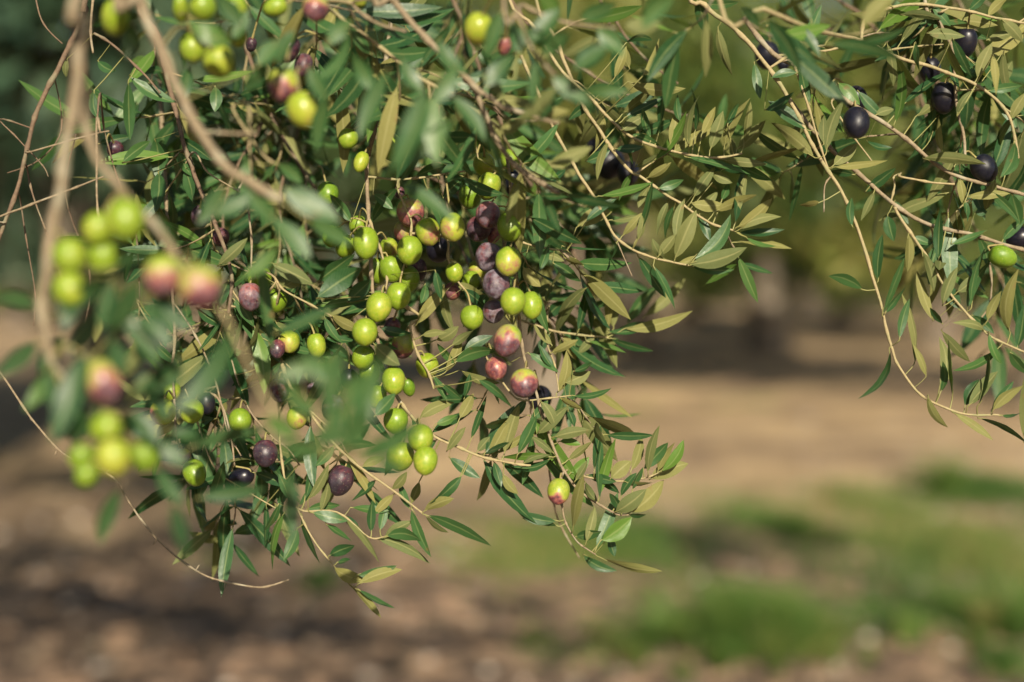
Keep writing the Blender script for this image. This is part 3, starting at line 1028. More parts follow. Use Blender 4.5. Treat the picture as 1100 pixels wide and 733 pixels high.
# ------------------------------------------------------------------ the olives, one line each
# x y width height ripeness distance | label
OLIVES = """
135 236 42 46 y .72 | blurred yellow-green olive, biggest and uppermost of the soft cluster at far left
106 246 34 36 y .745 | blurred green olive tucked left of the biggest one in the far left cluster
75 275 36 38 y .735 | blurred green olive at the outer left edge, middle height of the far left cluster
111 276 36 36 g .75 | blurred green olive in the centre of the far left cluster
75 311 36 38 y .735 | blurred green olive at the bottom of the far left cluster
176 296 42 46 h .73 | blurred half ripe olive, left one of the pink and yellow pair
215 308 46 50 h .715 | blurred half ripe olive, right and larger one of the pink and yellow pair
111 410 38 52 h .72 | blurred olive, yellow above and dusky purple below, over the low left cluster
114 459 36 32 y .725 | blurred green olive just under the yellow and purple one at low left
122 491 40 38 Y .715 | blurred yellowish olive in the middle of the bottom left cluster
155 490 32 36 g .74 | blurred green olive on the right side of the bottom left cluster
87 490 27 31 g .73 | blurred small green olive on the left side of the bottom left cluster
93 510 26 26 g .725 | blurred small green olive lowest in the bottom left cluster
124 19 30 40 y .84 | blurred green olive alone near the top left stems
194 10 18 32 y .88 | soft green olive, leftmost of the cluster at the top edge
218 8 30 28 y .86 | soft green olive at the top edge, second in the top cluster
251 9 30 32 y .87 | soft green olive at the top edge, right end of the top cluster
207 52 28 32 y .89 | soft green olive left of the plumpest one under the top cluster
235 66 34 36 y .87 | plumpest soft green olive hanging lowest in the top left cluster
255 38 22 26 y .90 | small green olive just below the right end of the top cluster
296 8 27 20 y .92 | flat-looking green olive cut by the top edge, left of a blushing one
339 9 28 28 h .88 | soft blushing olive, yellow and wine red, at the top edge
311 53 22 30 d .98 | dark purple olive hiding in shade above the purple-based olive
326 70 20 26 p .99 | shaded purple olive just above the plump yellow-green olive
304 91 32 37 h .86 | soft olive, yellow on top and mauve below, beside the plump yellow-green one
326 118 35 40 Y .85 | plump bright yellow-green olive hanging under the mauve and yellow one
384 0 20 16 y .95 | sliver of a green olive at the top edge near the centre
514 31 32 36 Y .89 | soft golden-green olive with a red flank near the top centre
542 50 14 22 r .93 | small red olive mostly hidden beside the golden-green one
374 149 22 21 y 1.02 | green olive peeping from shaded leaves left of the upright stem
388 174 16 24 y 1.02 | narrow glimpse of a green olive against the upright central stem
420 158 26 33 y 1.06 | tall pale green olive behind the big blurred leaves at top centre
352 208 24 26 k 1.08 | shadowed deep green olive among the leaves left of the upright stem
520 177 24 25 y 1.08 | green olive above another green one, behind the slanting tan branch
525 200 26 31 y 1.06 | glossy green olive crossed by a dark leaf, above the purple ones
505 211 24 28 k 1.09 | shaded green olive with a dark blotch left of the leaf-crossed olive
550 196 18 30 b 1.10 | blackish olive in shade right of the leaf-crossed green olive
548 172 22 22 g 1.12 | green olive half hidden behind the slanting tan branch
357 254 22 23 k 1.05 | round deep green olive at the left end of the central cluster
371 265 22 26 g 1.06 | green olive lower in the gap between the round one and the tall one
385 243 20 23 g 1.065 | green olive behind the top of the tall smooth green one
393 261 27 36 g 1.02 | tall smooth green olive beside the upright stem, half in shadow
418 267 20 24 H 1.06 | blushing olive wedged between the upright stem and the round central olive
441 228 30 30 m 1.05 | brownish mauve olive under the long blurred leaf
435 249 26 24 m 1.065 | mauve olive pressed between the brown one above and the green one below
440 269 28 32 y 1.03 | broad sunlit green olive in the middle of the central cluster
460 249 26 31 H 1.03 | green olive with faint rosy tint right of the brownish mauve one
486 244 27 32 H 1.01 | green olive with a pink cheek behind the tip of the long blurred leaf
420 289 25 31 g 1.045 | green olive crossed by a small leaf shadow below the blushing one
406 291 20 30 g 1.06 | green olive just right of the upright stem, partly covered
437 300 27 31 g 1.06 | green olive mostly in leaf shade with a tan rim
428 318 27 30 g 1.03 | plump green olive right of and above the bright round one
407 330 28 33 y 1.015 | bright round green olive at the foot of the upright stem
392 357 28 30 y 1.01 | bright green olive next below the one at the stem's foot
390 384 24 24 g 1.03 | smaller green olive directly below the bright pair under the stem
449 290 20 26 d 1.09 | very dark olive in shade behind the broad sunlit one
471 269 26 26 b 1.09 | black olive in deep shade below the pink-cheeked green one
429 207 12 14 p 1.06 | small purple olive peeping above the brownish mauve one
524 231 27 30 P 1.03 | wine purple olive with a sheen at the top of the purple string
514 246 26 27 p 1.05 | darker purple olive behind the wine purple one
531 252 14 22 r 1.06 | narrow red-purple glimpse of an olive beside the shadow-striped green one
548 243 28 36 g 1.02 | green olive striped by narrow leaf shadows, right of the purple ones
524 276 27 32 B 1.03 | dusty violet olive with a reddish shoulder left of the blushing green one
546 281 28 33 H 1.01 | green olive with a small pinkish spot against two dusty violet ones
533 306 30 34 B 1.02 | slate grey dusty olive, roundest of the purple string
530 335 24 25 B 1.04 | dusty dark olive at the bottom of the purple string
551 324 28 29 y 1.00 | shiny lime green olive, left of a touching pair
571 328 24 31 y 1.02 | lime green olive, right of a touching pair and partly behind
488 293 19 22 y 1.05 | small green olive on a curved stalk above the narrow folded leaf
506 302 20 22 g 1.08 | green olive in half shade behind the narrow folded leaf
486 313 20 18 r 1.07 | reddish olive peeping under the curved stalk
513 290 20 22 H 1.09 | blushing olive in shade left of the dusty violet one
507 341 25 27 y 1.04 | green olive hanging alone left of the bottom dusty one
545 366 30 37 h 1.01 | large two-toned olive, lime above and plum below, with a wet sheen
533 396 24 24 r 1.02 | round brick pink olive under the large two-toned one
563 412 30 33 h 1.01 | two-toned olive, yellow-green above and reddish below, on the hanging twig
580 428 26 26 b 1.12 | black olive in shade behind the two-toned one on the hanging twig
600 528 24 29 T 1.03 | lone yellow-green olive with a red base at the lowest hanging shoot
397 400 23 28 g 1.03 | green olive partly veiled by blurred leaves below the bright column
405 426 20 26 g 1.04 | green olive at the tip of a dark blurred leaf, beneath the veiled ones
423 409 25 32 y 1.02 | bright oval green olive right of the veiled olives
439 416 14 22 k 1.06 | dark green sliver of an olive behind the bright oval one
433 371 25 30 h 1.06 | green olive turning red below, behind the fruiting stems
421 352 18 24 p 1.09 | purple olive glimpsed behind the fruiting stems
459 393 25 28 Y 1.05 | yellow-green olive crossed by thin stems right of the oval one
425 452 28 26 g 1.03 | green olive just above the low bright trio
452 471 28 31 y 1.01 | green olive at the top right of the low bright trio
430 490 30 30 y 1.03 | pale green olive at the left of the low bright trio, partly veiled
457 495 26 32 y 1.00 | green olive lowest in the low bright trio
319 449 22 25 H 1.04 | small olive shading from green to brown on a thin twig
285 487 26 30 d 1.04 | dark wine red olive hanging at the lower left
366 516 28 34 d 1.05 | plum black olive under the blurred teal leaves at the bottom centre
284 403 15 16 x 1.05 | shrivelled tan dried olive on the lower left twigs
300 419 22 27 B 1.06 | dusty grey-purple olive next to the shrivelled tan one
358 438 24 30 B 1.07 | dusty black olive veiled by a blurred dark leaf
375 407 20 20 b 1.06 | shiny black olive with a bright glint above the veiled dusty one
337 420 16 18 B 1.08 | small dusty olive behind the blurred leaves, left of the glinting black one
298 375 17 21 p 1.05 | reddish purple olive at the left of the shaded row of three
311 367 22 26 H 1.05 | brown-green olive in the middle of the shaded row of three
340 371 20 27 y 1.04 | green olive at the right of the shaded row of three
279 369 15 14 d 1.07 | tiny dark olive left of the shaded row of three
184 421 21 22 y 1.07 | green olive behind the rosy one at the left
175 443 27 27 Q 1.02 | small round olive, rosy on its left cheek, low on the left
206 442 25 25 y 1.03 | small green olive right of the rosy one
222 433 18 25 b 1.06 | black olive behind the small green one at the left
258 452 25 26 g 1.03 | glossy green olive alone above a blurred teal leaf
197 491 17 18 h 1.05 | tiny brownish olive above the green one at the lower left
209 508 25 31 g 1.04 | green olive hanging low at the left behind a teal leaf
259 513 30 22 b 1.07 | black olive in shade under pale leaves at the lower left
215 233 20 26 d 1.08 | dark purple olive in shade right of the far left cluster
237 255 19 20 p 1.07 | small purple olive with a faint glint above the pale leaf
269 319 26 31 P 1.03 | dusty plum-pink olive under a green one at the left
279 299 26 29 g 1.05 | green olive resting on the dusty plum-pink one
296 323 25 27 g 1.05 | green olive right of the plum-pink one, behind a hanging leaf
124 161 20 18 d 1.08 | dark olive glimpsed behind the left stems
270 48 12 16 d 1.02 | tiny dark olive in shade at the right of the top left cluster
920 132 29 36 b 1.03 | glossy blue-black olive in the clear, leftmost of the upper right group
919 106 25 28 b 1.09 | blue-black olive mostly hidden behind the glossy one
1037 46 24 34 b 1.06 | blue-black olive near the top right behind a pale leaf
999 75 23 29 b 1.09 | blue-black olive half hidden under the arching branch
1014 105 27 35 b 1.06 | big blue-black olive hanging beside the vertical pale twig
1057 181 28 32 b 1.06 | blue-black olive low at the right behind a teal leaf
1095 256 28 24 b 1.10 | blue-black olive cut by the right edge above the green one
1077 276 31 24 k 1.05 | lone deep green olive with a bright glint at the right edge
824 59 26 31 b 1.17 | soft black olive at the left end of the upper right sprays
842 66 16 22 b 1.2 | soft black olive partly covered, next to the one at the left end
654 176 34 32 b 1.20 | soft black olive in shade behind the middle shoot
675 186 24 27 b 1.18 | black olive right of the soft one behind the middle shoot
641 160 22 26 b 1.24 | blurred black olive above the soft one behind the middle shoot
"""

RIPE = {  # (top, bottom, cheek, bloom)
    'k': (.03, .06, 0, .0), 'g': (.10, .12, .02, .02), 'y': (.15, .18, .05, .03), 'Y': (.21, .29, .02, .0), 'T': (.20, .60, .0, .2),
    'h': (.19, .66, .0, .45), 'H': (.16, .30, .16, .05), 'Q': (.18, .26, .34, .05), 'm': (.36, .55, .08, .45), 'r': (.50, .56, .05, .35),
    'p': (.66, .76, .06, .35), 'P': (.56, .68, .08, .85), 'B': (.72, .80, -.08, 1.25), 'd': (.74, .84, .05, .25), 'b': (.99, 1.0, 0, .04), 'x': (.5, .5, 0, 0)}


def leaf_normal(base, tip, face, wpx, dmean):
    ax = (tip - base).normalized()
    toc = (CAM - (base + tip) / 2).normalized()
    n = toc - ax * toc.dot(ax)
    if n.length < 1e-4: n = UP.copy()
    n.normalize()
    L = (tip - base).length
    w = wpx / FPX * dmean
    want = min(max(L * .195, .0070), .0150)
    wr = max(w * 1.06, want)
    ph = math.acos(max(.25, min(1, w / wr))) * random.choice((-1, 1))
    ph += random.gauss(0, .16)
    sd = n.cross(ax)
    n2 = n * math.cos(ph) + sd * math.sin(ph)
    if face == 'u': n2 = -n2
    return n2, wr


SAMPLES = []        # (u, v, d, point) of every stem, for hanging leaves and fruit


def nearest(samples, u, v, d=None, kd=260, above=False):
    best, bs = None, 1e9
    for s in samples:
        c = (s[0] - u) ** 2 + (s[1] - v) ** 2
        if d is not None: c += (kd * (s[2] - d)) ** 2
        if above and s[1] > v: c += (3 * (s[1] - v)) ** 2 + 200
        if c < bs: bs, best = c, s
    return best, math.sqrt(bs)


def project(p):
    q = p - CAM
    d = q.dot(FWD)
    return 550 + q.dot(RIGHT) / d * FPX, 366.5 - q.dot(UP) / d * FPX, d


MATS = {'w': M_WOOD, 'y': M_YOUNG, 'd': M_DARK}


class Stem:
    pass


def make_stem(name, pts, r0, r1, mat, parent, sub=5):
    w = catmull([P(*p) for p in pts], sub)
    V, F, path = stem_mesh(w, r0 / 1000, r1 / 1000)
    st = Stem()
    st.ob = mesh(name, V, F, mat, parent)
    st.path = path
    st.samples = []
    for a, b in zip(path, path[1:]):
        for k in range(2):
            c = a.lerp(b, k / 2)
            st.samples.append((*project(c), c))
    st.r1, st.r0 = r1, r0
    st.leaves = Leaves()
    SAMPLES.extend(st.samples)
    return st


def add_leaf(st, x0, y0, x1, y1, w, face, d=None):
    s, dist = nearest(st.samples, x0, y0)
    db = d if d is not None else s[2] + random.gauss(0, .004)
    if d is None and dist > 25: db = s[2] + random.gauss(0, .012)
    x1, y1 = x0 + (x1 - x0) * 1.05, y0 + (y1 - y0) * 1.05
    lpx = math.hypot(x1 - x0, y1 - y0)
    dt = db + random.gauss(0, .22) * lpx / FPX * db
    if d is not None: dt = db + random.gauss(0, .10) * lpx / FPX * db
    base, tip = P(x0, y0, db), P(x1, y1, dt)
    n, wr = leaf_normal(base, tip, face, w, (db + dt) / 2)
    frm = s[3] if (base - s[3]).length < .06 else None
    tint = [random.random(), random.random(), random.random() * .86]
    if d is not None and d < .86: tint[0] = .4 + .6 * tint[0] if y0 < 262 or x0 > 330 else .3 * tint[0]  # upper near leaves tinted paler to stand in for sky sheen; lower-left darker
    if face == 'd' and 540 < x0 < 720 and y0 > 440 and random.random() < .42: tint[2] = .95     # fresh growth on the lowest shoot
    st.leaves.add(base, tip, n, wr, bow=random.uniform(-.03, .15), side=random.gauss(0, .045), fold=random.uniform(.12, .6),
                  twist=random.gauss(0, .55), tint=tuple(tint), stalk_from=frm)


FRUIT = []
for _l in OLIVES.strip().splitlines():
    _a = _l.split('|')[0].split()
    FRUIT.append((float(_a[0]), float(_a[1]), (float(_a[2]) + float(_a[3])) / 4 + 1, float(_a[5])))


def hides_fruit(a, b):
    for t in (.15, .5, .85):
        u, v, d = project(a.lerp(b, t))
        for x, y, r, dd in FRUIT:
            if d < dd + .012 and (u - x) ** 2 + (v - y) ** 2 < r * r: return True
    return False


def fill_shoots(br, st, n, lpx, ang, spread, drift):
    """Small leafy shoots off the last stem: opposite pairs, upper faces turned to the shoot tip."""
    N = len(st.path)
    for k in range(n):
        i = int((k + .5 + random.uniform(-.4, .4)) / n * (N - 1))
        i = max(1, min(N - 2, i))
        u, v, d = project(st.path[i])
        if v < -45: continue
        a = math.radians(ang + random.uniform(-spread, spread))
        L = lpx * random.uniform(.6, 1.25)
        pts = [(u, v, d)]
        q = 4
        aa = a
        for j in range(1, q + 1):
            aa += random.gauss(0, .16) + .10 * math.sin(math.pi / 2 - aa) * (1 if math.cos(aa) > 0 else -1)
            u += math.cos(aa) * L / q; v += math.sin(aa) * L / q
            pts.append((u, v, d + drift * j / q + random.gauss(0, .006)))
        tw = make_stem('twig', pts, .75, .35, random.choice((M_YOUNG, M_YOUNG, M_WOOD)), br, sub=4)
        path = tw.path
        az = random.uniform(0, 6.28)
        step = random.uniform(.013, .019)
        acc = 0.0
        for c0, c1 in zip(path[1:], path[2:] + [path[-1] + (path[-1] - path[-2])]):
            acc += (c1 - c0).length
            if acc < step and c0 is not path[-1]: continue
            acc = 0
            T = (c1 - c0).normalized()
            az += math.pi / 2 + random.gauss(0, .25)
            o = T.orthogonal().normalized(); o2 = T.cross(o)
            for sgn in (0, math.pi):
                if random.random() < .12: continue
                pr = o * math.cos(az + sgn) + o2 * math.sin(az + sgn)
                an = random.uniform(.55, 1.05)
                dr = (T * math.cos(an) + pr * math.sin(an) + Vector((0, 0, random.uniform(-.25, .15)))).normalized()
                nn = (T * math.sin(an) - pr * math.cos(an)).normalized()
                nn = (nn + Vector((random.gauss(0, .35), random.gauss(0, .35), random.gauss(0, .35)))).normalized()
                ll = random.uniform(.034, .066)
                if hides_fruit(c0, c0 + dr * ll) and random.random() < .85: continue
                if nn.dot(TO_SUN) < 0 and random.random() < .72: nn = -nn
                tw.leaves.add(c0.copy(), c0 + dr * ll, nn, ll * random.uniform(.165, .235), bow=random.uniform(-.02, .10), side=random.gauss(0, .04),
                              fold=random.uniform(.1, .4), twist=random.gauss(0, .4), rows=7, tint=(random.random() ** 1.4 * .95, random.random(), random.random() * .97))
        tw.leaves.build('leaves', M_LEAF, tw.ob)


# the limb above the frame that all branches spring from
LIMB = [Vector(p) for p in ((-2.35, 3.1, .0), (-2.3, 3.05, .9), (-2.05, 2.7, 1.75), (-1.5, 2.15, 2.12), (-.9, 1.62, 2.2), (-.3, 1.4, 2.17), (.3, 1.36, 2.13), (.9, 1.4, 2.08), (1.3, 1.45, 2.02))]
LIMB_PATH = catmull(LIMB, 8)


def upstream(p):
    """Two sight-line points that carry a branch from the top of the frame up to the limb."""
    w = P(*p)
    c = min(LIMB_PATH[24:], key=lambda q: (q - w - Vector((0, .1, .25))).length)
    mid = w.lerp(c, .5) + Vector((0, -.02, .05))
    return [project(c), project(mid)]


def build_branches():
    br = st = None
    dd = 1.05
    def close():
        if st is not None: st.leaves.build('leaves', M_LEAF, st.ob)
    for line in DATA.strip().splitlines():
        if not line.strip(): continue
        k, rest = line[0], line[2:]
        if k == 'b':
            close(); st = None
            lab, dd = [x.strip() for x in rest.rsplit('|', 1)]
            dd = float(dd)
            br = None; pend = lab
        elif k in 'st':
            close()
            head, pts = rest.split(':')
            r0, r1, mt = head.split()
            pp = []
            for q in pts.split():
                x = [float(z) for z in q.split(',')]
                pp.append((x[0], x[1], x[2] if len(x) > 2 else dd))
            if k == 's':
                if pp[0][1] < 5: pp = upstream(pp[0]) + pp
                loc = P(*pp[0])
                br = tag(empty('olive_branch', loc), pend, 'branch', 'olive branches hanging into view')
            else:
                s, dist = nearest(SAMPLES[-6000:], pp[0][0], pp[0][1], pp[0][2])
                if pp[0][1] < 0 and dist > 60: pp = upstream(pp[0]) + pp
                elif dist < 60: pp = [(s[0], s[1], s[2])] + pp if dist > 4 else pp
            st = make_stem('stem' if k == 's' else 'twig', pp, float(r0), float(r1), MATS[mt], br)
        elif k == 'l':
            q = rest.split()
            add_leaf(st, *[float(z) for z in q[:5]], q[5], float(q[6]) if len(q) > 6 else None)
        elif k == 'f':
            q = rest.split()
            fill_shoots(br, st, int(q[0]), *[float(z) for z in q[1:]])
    close()


def build_olives():
    rows = []
    for line in OLIVES.strip().splitlines():
        a, lab = line.split('|')
        x, y, w, h, ty, d = a.split()
        x, y, w, h, d = float(x), float(y), float(w), float(h), float(d)
        rows.append([x, y, w, h, ty, d, lab.strip()])
    # touching fruit: ease the hinder one of an overlapping pair back along its sight line
    for it in range(12):
        for i in range(len(rows)):
            for j in range(i):
                a, b = rows[i], rows[j]
                ra = (a[2] + a[3]) / 4 / FPX * a[5]; rb = (b[2] + b[3]) / 4 / FPX * b[5]
                g = (ra + rb) * .93 - (P(a[0], a[1], a[5]) - P(b[0], b[1], b[5])).length
                if g > 0:
                    far = a if a[5] >= b[5] else b
                    far[5] += g * .6
                    k = far[5] / (far[5] - g * .6)
                    far[2] *= 1.0; far[3] *= 1.0
    for x, y, w, h, ty, d, lab in rows:
        c = P(x, y, d)
        s, dist = nearest(SAMPLES, x, y - h * .5, d, 420, True)
        top = s[3]
        ax = Vector((random.gauss(0, .13), random.gauss(0, .13), -1)).normalized()      # towards the fruit's tip
        to = (c - top)
        if to.length > 1e-4 and to.length < .09: ax = (ax * 1.0 + to.normalized() * .75).normalized()
        if w > h * 1.12: ax = (ax * .35 + RIGHT * random.choice((-1, 1)) + FWD * .2).normalized()
        r = min(w, h) / 2 / FPX * d
        half = max(w, h) / 2 / FPX * d
        half = max(half, r * 1.08)
        if ty == 'x': half = r * 1.05
        t0, t1, ck, bl = RIPE[ty]
        o1 = ax.orthogonal().normalized(); o2 = ax.cross(o1)
        seg, rings = 28, 18
        V, C = [], []
        ph = random.uniform(0, 6.28)
        off = Vector((random.uniform(-9, 9), random.uniform(-9, 9), random.uniform(-9, 9)))
        cheek = (RIGHT * random.choice((-.7, .6)) - FWD * .8 - UP * .2).normalized() if ty != 'Q' else (-RIGHT - FWD * .5 - UP * .4).normalized()
        jit = random.gauss(0, .018)
        for i in range(rings + 1):
            th = math.pi * i / rings
            zc = -math.cos(th)                     # -1 at the stalk, +1 at the tip
            rad = math.sin(th) ** .94 * (1 + .05 * zc * -1)
            for e in range(seg):
                an = 2 * math.pi * e / seg
                dirv = o1 * math.cos(an) + o2 * math.sin(an)
                bump = 1 + .022 * math.sin(an * 2 + ph) + .02 * noise.noise((dirv * rad + ax * zc) * 1.6 + off)
                if ty == 'x': bump += .16 * noise.noise((dirv * rad + ax * zc) * 3.5 + off)
                z = zc * half
                if zc < -.9: z += r * .10 * (-(zc + .9) / .1)       # dimple at the stalk
                if zc > .97: z += r * .05 * ((zc - .97) / .03)      # small point at the tip
                V.append(dirv * (rad * r * bump) + ax * z)
                nd = (dirv * rad + ax * zc)
                t = .5 + .5 * zc + .33 * noise.noise(nd * 1.3 + off)
                lo, wd = (.62, .36) if ty == 'T' else (.14, .74)
                t = max(0, min(1, (t - lo) / wd)); t = t * t * (3 - 2 * t)
                rp = t0 + (t1 - t0) * t + ck * max(0, nd.dot(cheek)) ** 3 + jit + .05 * noise.noise(nd * 3 + off)
                C.append((max(0, min(1, rp)), max(0, bl * (.75 + .6 * noise.noise(nd * 2 + off * 2))), 0, 1))
        F = []
        for i in range(rings):
            for e in range(seg):
                F.append((i * seg + e, i * seg + (e + 1) % seg, (i + 1) * seg + (e + 1) % seg, (i + 1) * seg + e))
        me = bpy.data.meshes.new('olive')
        me.from_pydata([tuple(v) for v in V], [], F)
        me.polygons.foreach_set('use_smooth', [True] * len(me.polygons))
        ca = me.color_attributes.new('ripe', 'FLOAT_COLOR', 'POINT')
        ca.data.foreach_set('color', np.array(C, dtype=np.float32).ravel())
        me.materials.append(M_DRY if ty == 'x' else M_OLIVE)
        me.validate()
        o = bpy.data.objects.new('olive', me); COL.objects.link(o)
        o.location = c
        WM[o.name] = Matrix.Translation(c)
        tag(o, lab, 'olive', 'olives hanging on the branches')
        # stalk up to the nearest twig
        a = c - ax * (half - r * .10)
        b = top
        if (b - a).length > .075: b = a + (b - a).normalized() * .03 + Vector((0, 0, .012))
        m = a.lerp(b, .5) - ax * (a - b).length * .22
        Vs, Fs = [], []
        p = catmull([a + ax * .002, a.lerp(m, .5) - ax * .001, m, b], 4)
        n = len(p)
        tube(p, [(.0016 if i == 0 else .00095 if i == 1 else .00075) * (1.35 if i == n - 1 else 1) for i in range(n)], 6, Vs, Fs)
        mesh('stalk', Vs, Fs, M_STALK, o)
# ------------------------------------------------------------------ ground, grass, litter
def ground_material():
    m, nt = nodes_of('orchard_soil'); t = NT(nt)
    pos = t.n('ShaderNodeNewGeometry').outputs['Position']
    big = t.n('ShaderNodeTexNoise', ins={'Vector': pos, 'Scale': .33, 'Detail': 3.0}).outputs[0]
    mid = t.n('ShaderNodeTexNoise', ins={'Vector': pos, 'Scale': 2.2, 'Detail': 6.0, 'Roughness': .62}).outputs[0]
    fin = t.n('ShaderNodeTexNoise', ins={'Vector': pos, 'Scale': 13.0, 'Detail': 6.0, 'Roughness': .7}).outputs[0]
    c = t.mix(t.maprange(mid, .34, .66), (.46, .335, .19), (.27, .19, .11))
    c = t.mix(t.maprange(big, .42, .6, 0, .55), c, (.58, .43, .25))
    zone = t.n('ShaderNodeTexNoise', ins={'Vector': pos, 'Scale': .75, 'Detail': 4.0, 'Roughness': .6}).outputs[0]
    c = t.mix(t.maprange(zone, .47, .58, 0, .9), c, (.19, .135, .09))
    c = t.mix(t.maprange(fin, .52, .7, 0, .7), c, (.17, .115, .075))
    c = t.mix(t.maprange(fin, .42, .3, 0, .5), c, (.52, .41, .26))
    # near ground: rusty leaf mould with dark and pale clumps
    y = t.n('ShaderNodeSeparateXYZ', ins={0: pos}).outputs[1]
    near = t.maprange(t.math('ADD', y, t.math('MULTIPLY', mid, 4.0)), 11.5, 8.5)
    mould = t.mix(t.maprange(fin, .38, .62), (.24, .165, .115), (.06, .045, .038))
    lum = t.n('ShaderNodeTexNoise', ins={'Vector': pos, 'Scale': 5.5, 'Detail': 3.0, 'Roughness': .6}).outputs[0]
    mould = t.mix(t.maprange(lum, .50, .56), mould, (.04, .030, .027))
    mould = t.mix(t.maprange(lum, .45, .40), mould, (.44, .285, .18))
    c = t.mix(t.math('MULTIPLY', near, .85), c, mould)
    bmp = t.n('ShaderNodeBump', ins={'Strength': .8, 'Distance': .03, 'Height': fin})
    bs = t.n('ShaderNodeBsdfPrincipled', ins={'Base Color': c, 'Roughness': .95, 'Normal': bmp.outputs[0]})
    bs.inputs['Specular IOR Level'].default_value = .1
    out = t.n('ShaderNodeOutputMaterial'); t.link(bs.outputs[0], out.inputs[0])
    return m


def tinted_material(name, stops, rough=.6, transl=0.0, spec=.3):
    """Base colour picked by a per-piece random value stored in the 'tint' attribute."""
    m, nt = nodes_of(name); t = NT(nt)
    a = t.n('ShaderNodeAttribute', attribute_name='tint').outputs['Fac']
    c = t.ramp(a, stops)
    bs = t.n('ShaderNodeBsdfPrincipled', ins={'Base Color': c, 'Roughness': rough})
    bs.inputs['Specular IOR Level'].default_value = spec
    sh = bs.outputs[0]
    if transl:
        tr = t.n('ShaderNodeBsdfTranslucent', ins={'Color': t.mix(1.0, c, (1.5, 1.6, .7, 1), 'MULTIPLY')})
        sh = t.n('ShaderNodeMixShader', ins={0: transl, 1: sh, 2: tr.outputs[0]}).outputs[0]
    out = t.n('ShaderNodeOutputMaterial'); t.link(sh, out.inputs[0])
    return m


def np_mesh(name, V, quads, tint, mat, parent=None, smooth=False):
    """V (n,3), quads (m,4), tint per vertex."""
    me = bpy.data.meshes.new(name)
    me.vertices.add(len(V)); me.vertices.foreach_set('co', np.ascontiguousarray(V, dtype=np.float32).ravel())
    k = quads.shape[1]
    me.loops.add(quads.size); me.loops.foreach_set('vertex_index', np.ascontiguousarray(quads, dtype=np.int32).ravel())
    me.polygons.add(len(quads)); me.polygons.foreach_set('loop_start', np.arange(0, quads.size, k, dtype=np.int32))
    me.update(calc_edges=True)
    if tint is not None:
        at = me.attributes.new('tint', 'FLOAT', 'POINT'); at.data.foreach_set('value', tint.astype(np.float32))
    if smooth: me.polygons.foreach_set('use_smooth', [True] * len(quads))
    me.materials.append(mat)
    return link(name, me, parent)


def ground_z(x, y):
    return .035 * np.sin(x * .9 + 1.3 * np.sin(y * .5)) * np.sin(y * .7) + .012 * np.sin(x * 4.1 + y * 2.3) * np.sin(y * 3.7 - x)


def build_ground():
    xs = np.concatenate([-np.geomspace(700, 14, 22), np.linspace(-13, 13, 140), np.geomspace(14, 700, 22)])
    ys = np.concatenate([-np.geomspace(300, 4, 12), np.linspace(-3, 22, 150), np.geomspace(23, 1500, 40)])
    X, Y = np.meshgrid(xs, ys)
    R = np.clip(1 - (np.hypot(X, Y) - 20) / 15, 0, 1)
    Z = ground_z(X, Y) * R
    V = np.stack([X, Y, Z], -1).reshape(-1, 3)
    nx = len(xs)
    i = np.arange((len(ys) - 1) * nx).reshape(len(ys) - 1, nx)[:, :-1].ravel()
    q = np.stack([i, i + 1, i + nx + 1, i + nx], -1)
    tag(np_mesh('ground', V, q, None, ground_material(), smooth=True), kind='structure')


def blades(cx, cy, hs, ws, lean=.45, lxy=None):
    n = len(cx)
    az = rng.uniform(0, 2 * np.pi, n)
    la = rng.uniform(0, 2 * np.pi, n)
    l = np.abs(rng.normal(0, lean, n)) * hs
    z0 = ground_z(cx, cy) - .01
    base = np.stack([cx, cy, z0], -1)
    side = np.stack([np.cos(az), np.sin(az), np.zeros(n)], -1) * ws[:, None] * .5
    bend = np.stack([np.cos(la) * l, np.sin(la) * l, np.zeros(n)], -1) if lxy is None else np.stack([*lxy, np.zeros(n)], -1)
    up = np.zeros((n, 3)); up[:, 2] = hs
    mid = base + up * .55 + bend * .3
    tip = base + up * .97 + bend
    V = np.stack([base - side, base + side, mid + side * .75, mid - side * .75, tip + side * .12, tip - side * .12], 1).reshape(-1, 3)
    b = np.arange(n)[:, None] * 6
    q = np.concatenate([b + np.array([[0, 1, 2, 3]]), b + np.array([[3, 2, 4, 5]])], 0)
    return V, q


def patch(n, u, v, ru, rv, hmin, hmax, pw=.6):
    """Blades thrown over an ellipse of ground given by where it lies in the photograph."""
    c = G(u, v); ex = (G(u + ru, v) - c).length; ey = (G(u, v - rv) - G(u, v + rv)).length / 2
    r = np.abs(rng.normal(0, .62 if pw > .56 else .48, n)); a = rng.uniform(0, 2 * np.pi, n)
    x = c.x + np.cos(a) * r * ex; y = c.y + np.sin(a) * r * ey
    # clumped
    k = (np.sin(x * 5.1 + 1.7 * np.sin(y * 3.3)) * np.sin(y * 4.3 + x * 1.9) + rng.normal(0, .35, n)) > .0
    x, y, r = x[k], y[k], r[k]
    h = rng.uniform(hmin, hmax, len(x)) * np.clip(1.15 - .5 * r, .25, 2)
    return x, y, h


M_GRASS = tinted_material('grass_blade', [(0, (.03, .075, .014)), (.5, (.085, .155, .03)), (.85, (.15, .195, .05)), (1, (.28, .22, .09))], .5, .28)
M_LITTER = tinted_material('fallen_leaf', [(0, (.05, .035, .025)), (.35, (.15, .09, .055)), (.6, (.26, .17, .10)), (.85, (.36, .29, .20)), (1, (.13, .13, .07))], .8, 0)
M_STONE = tinted_material('stone', [(0, (.12, .10, .085)), (.6, (.30, .25, .20)), (1, (.42, .37, .31))], .9, 0, .2)


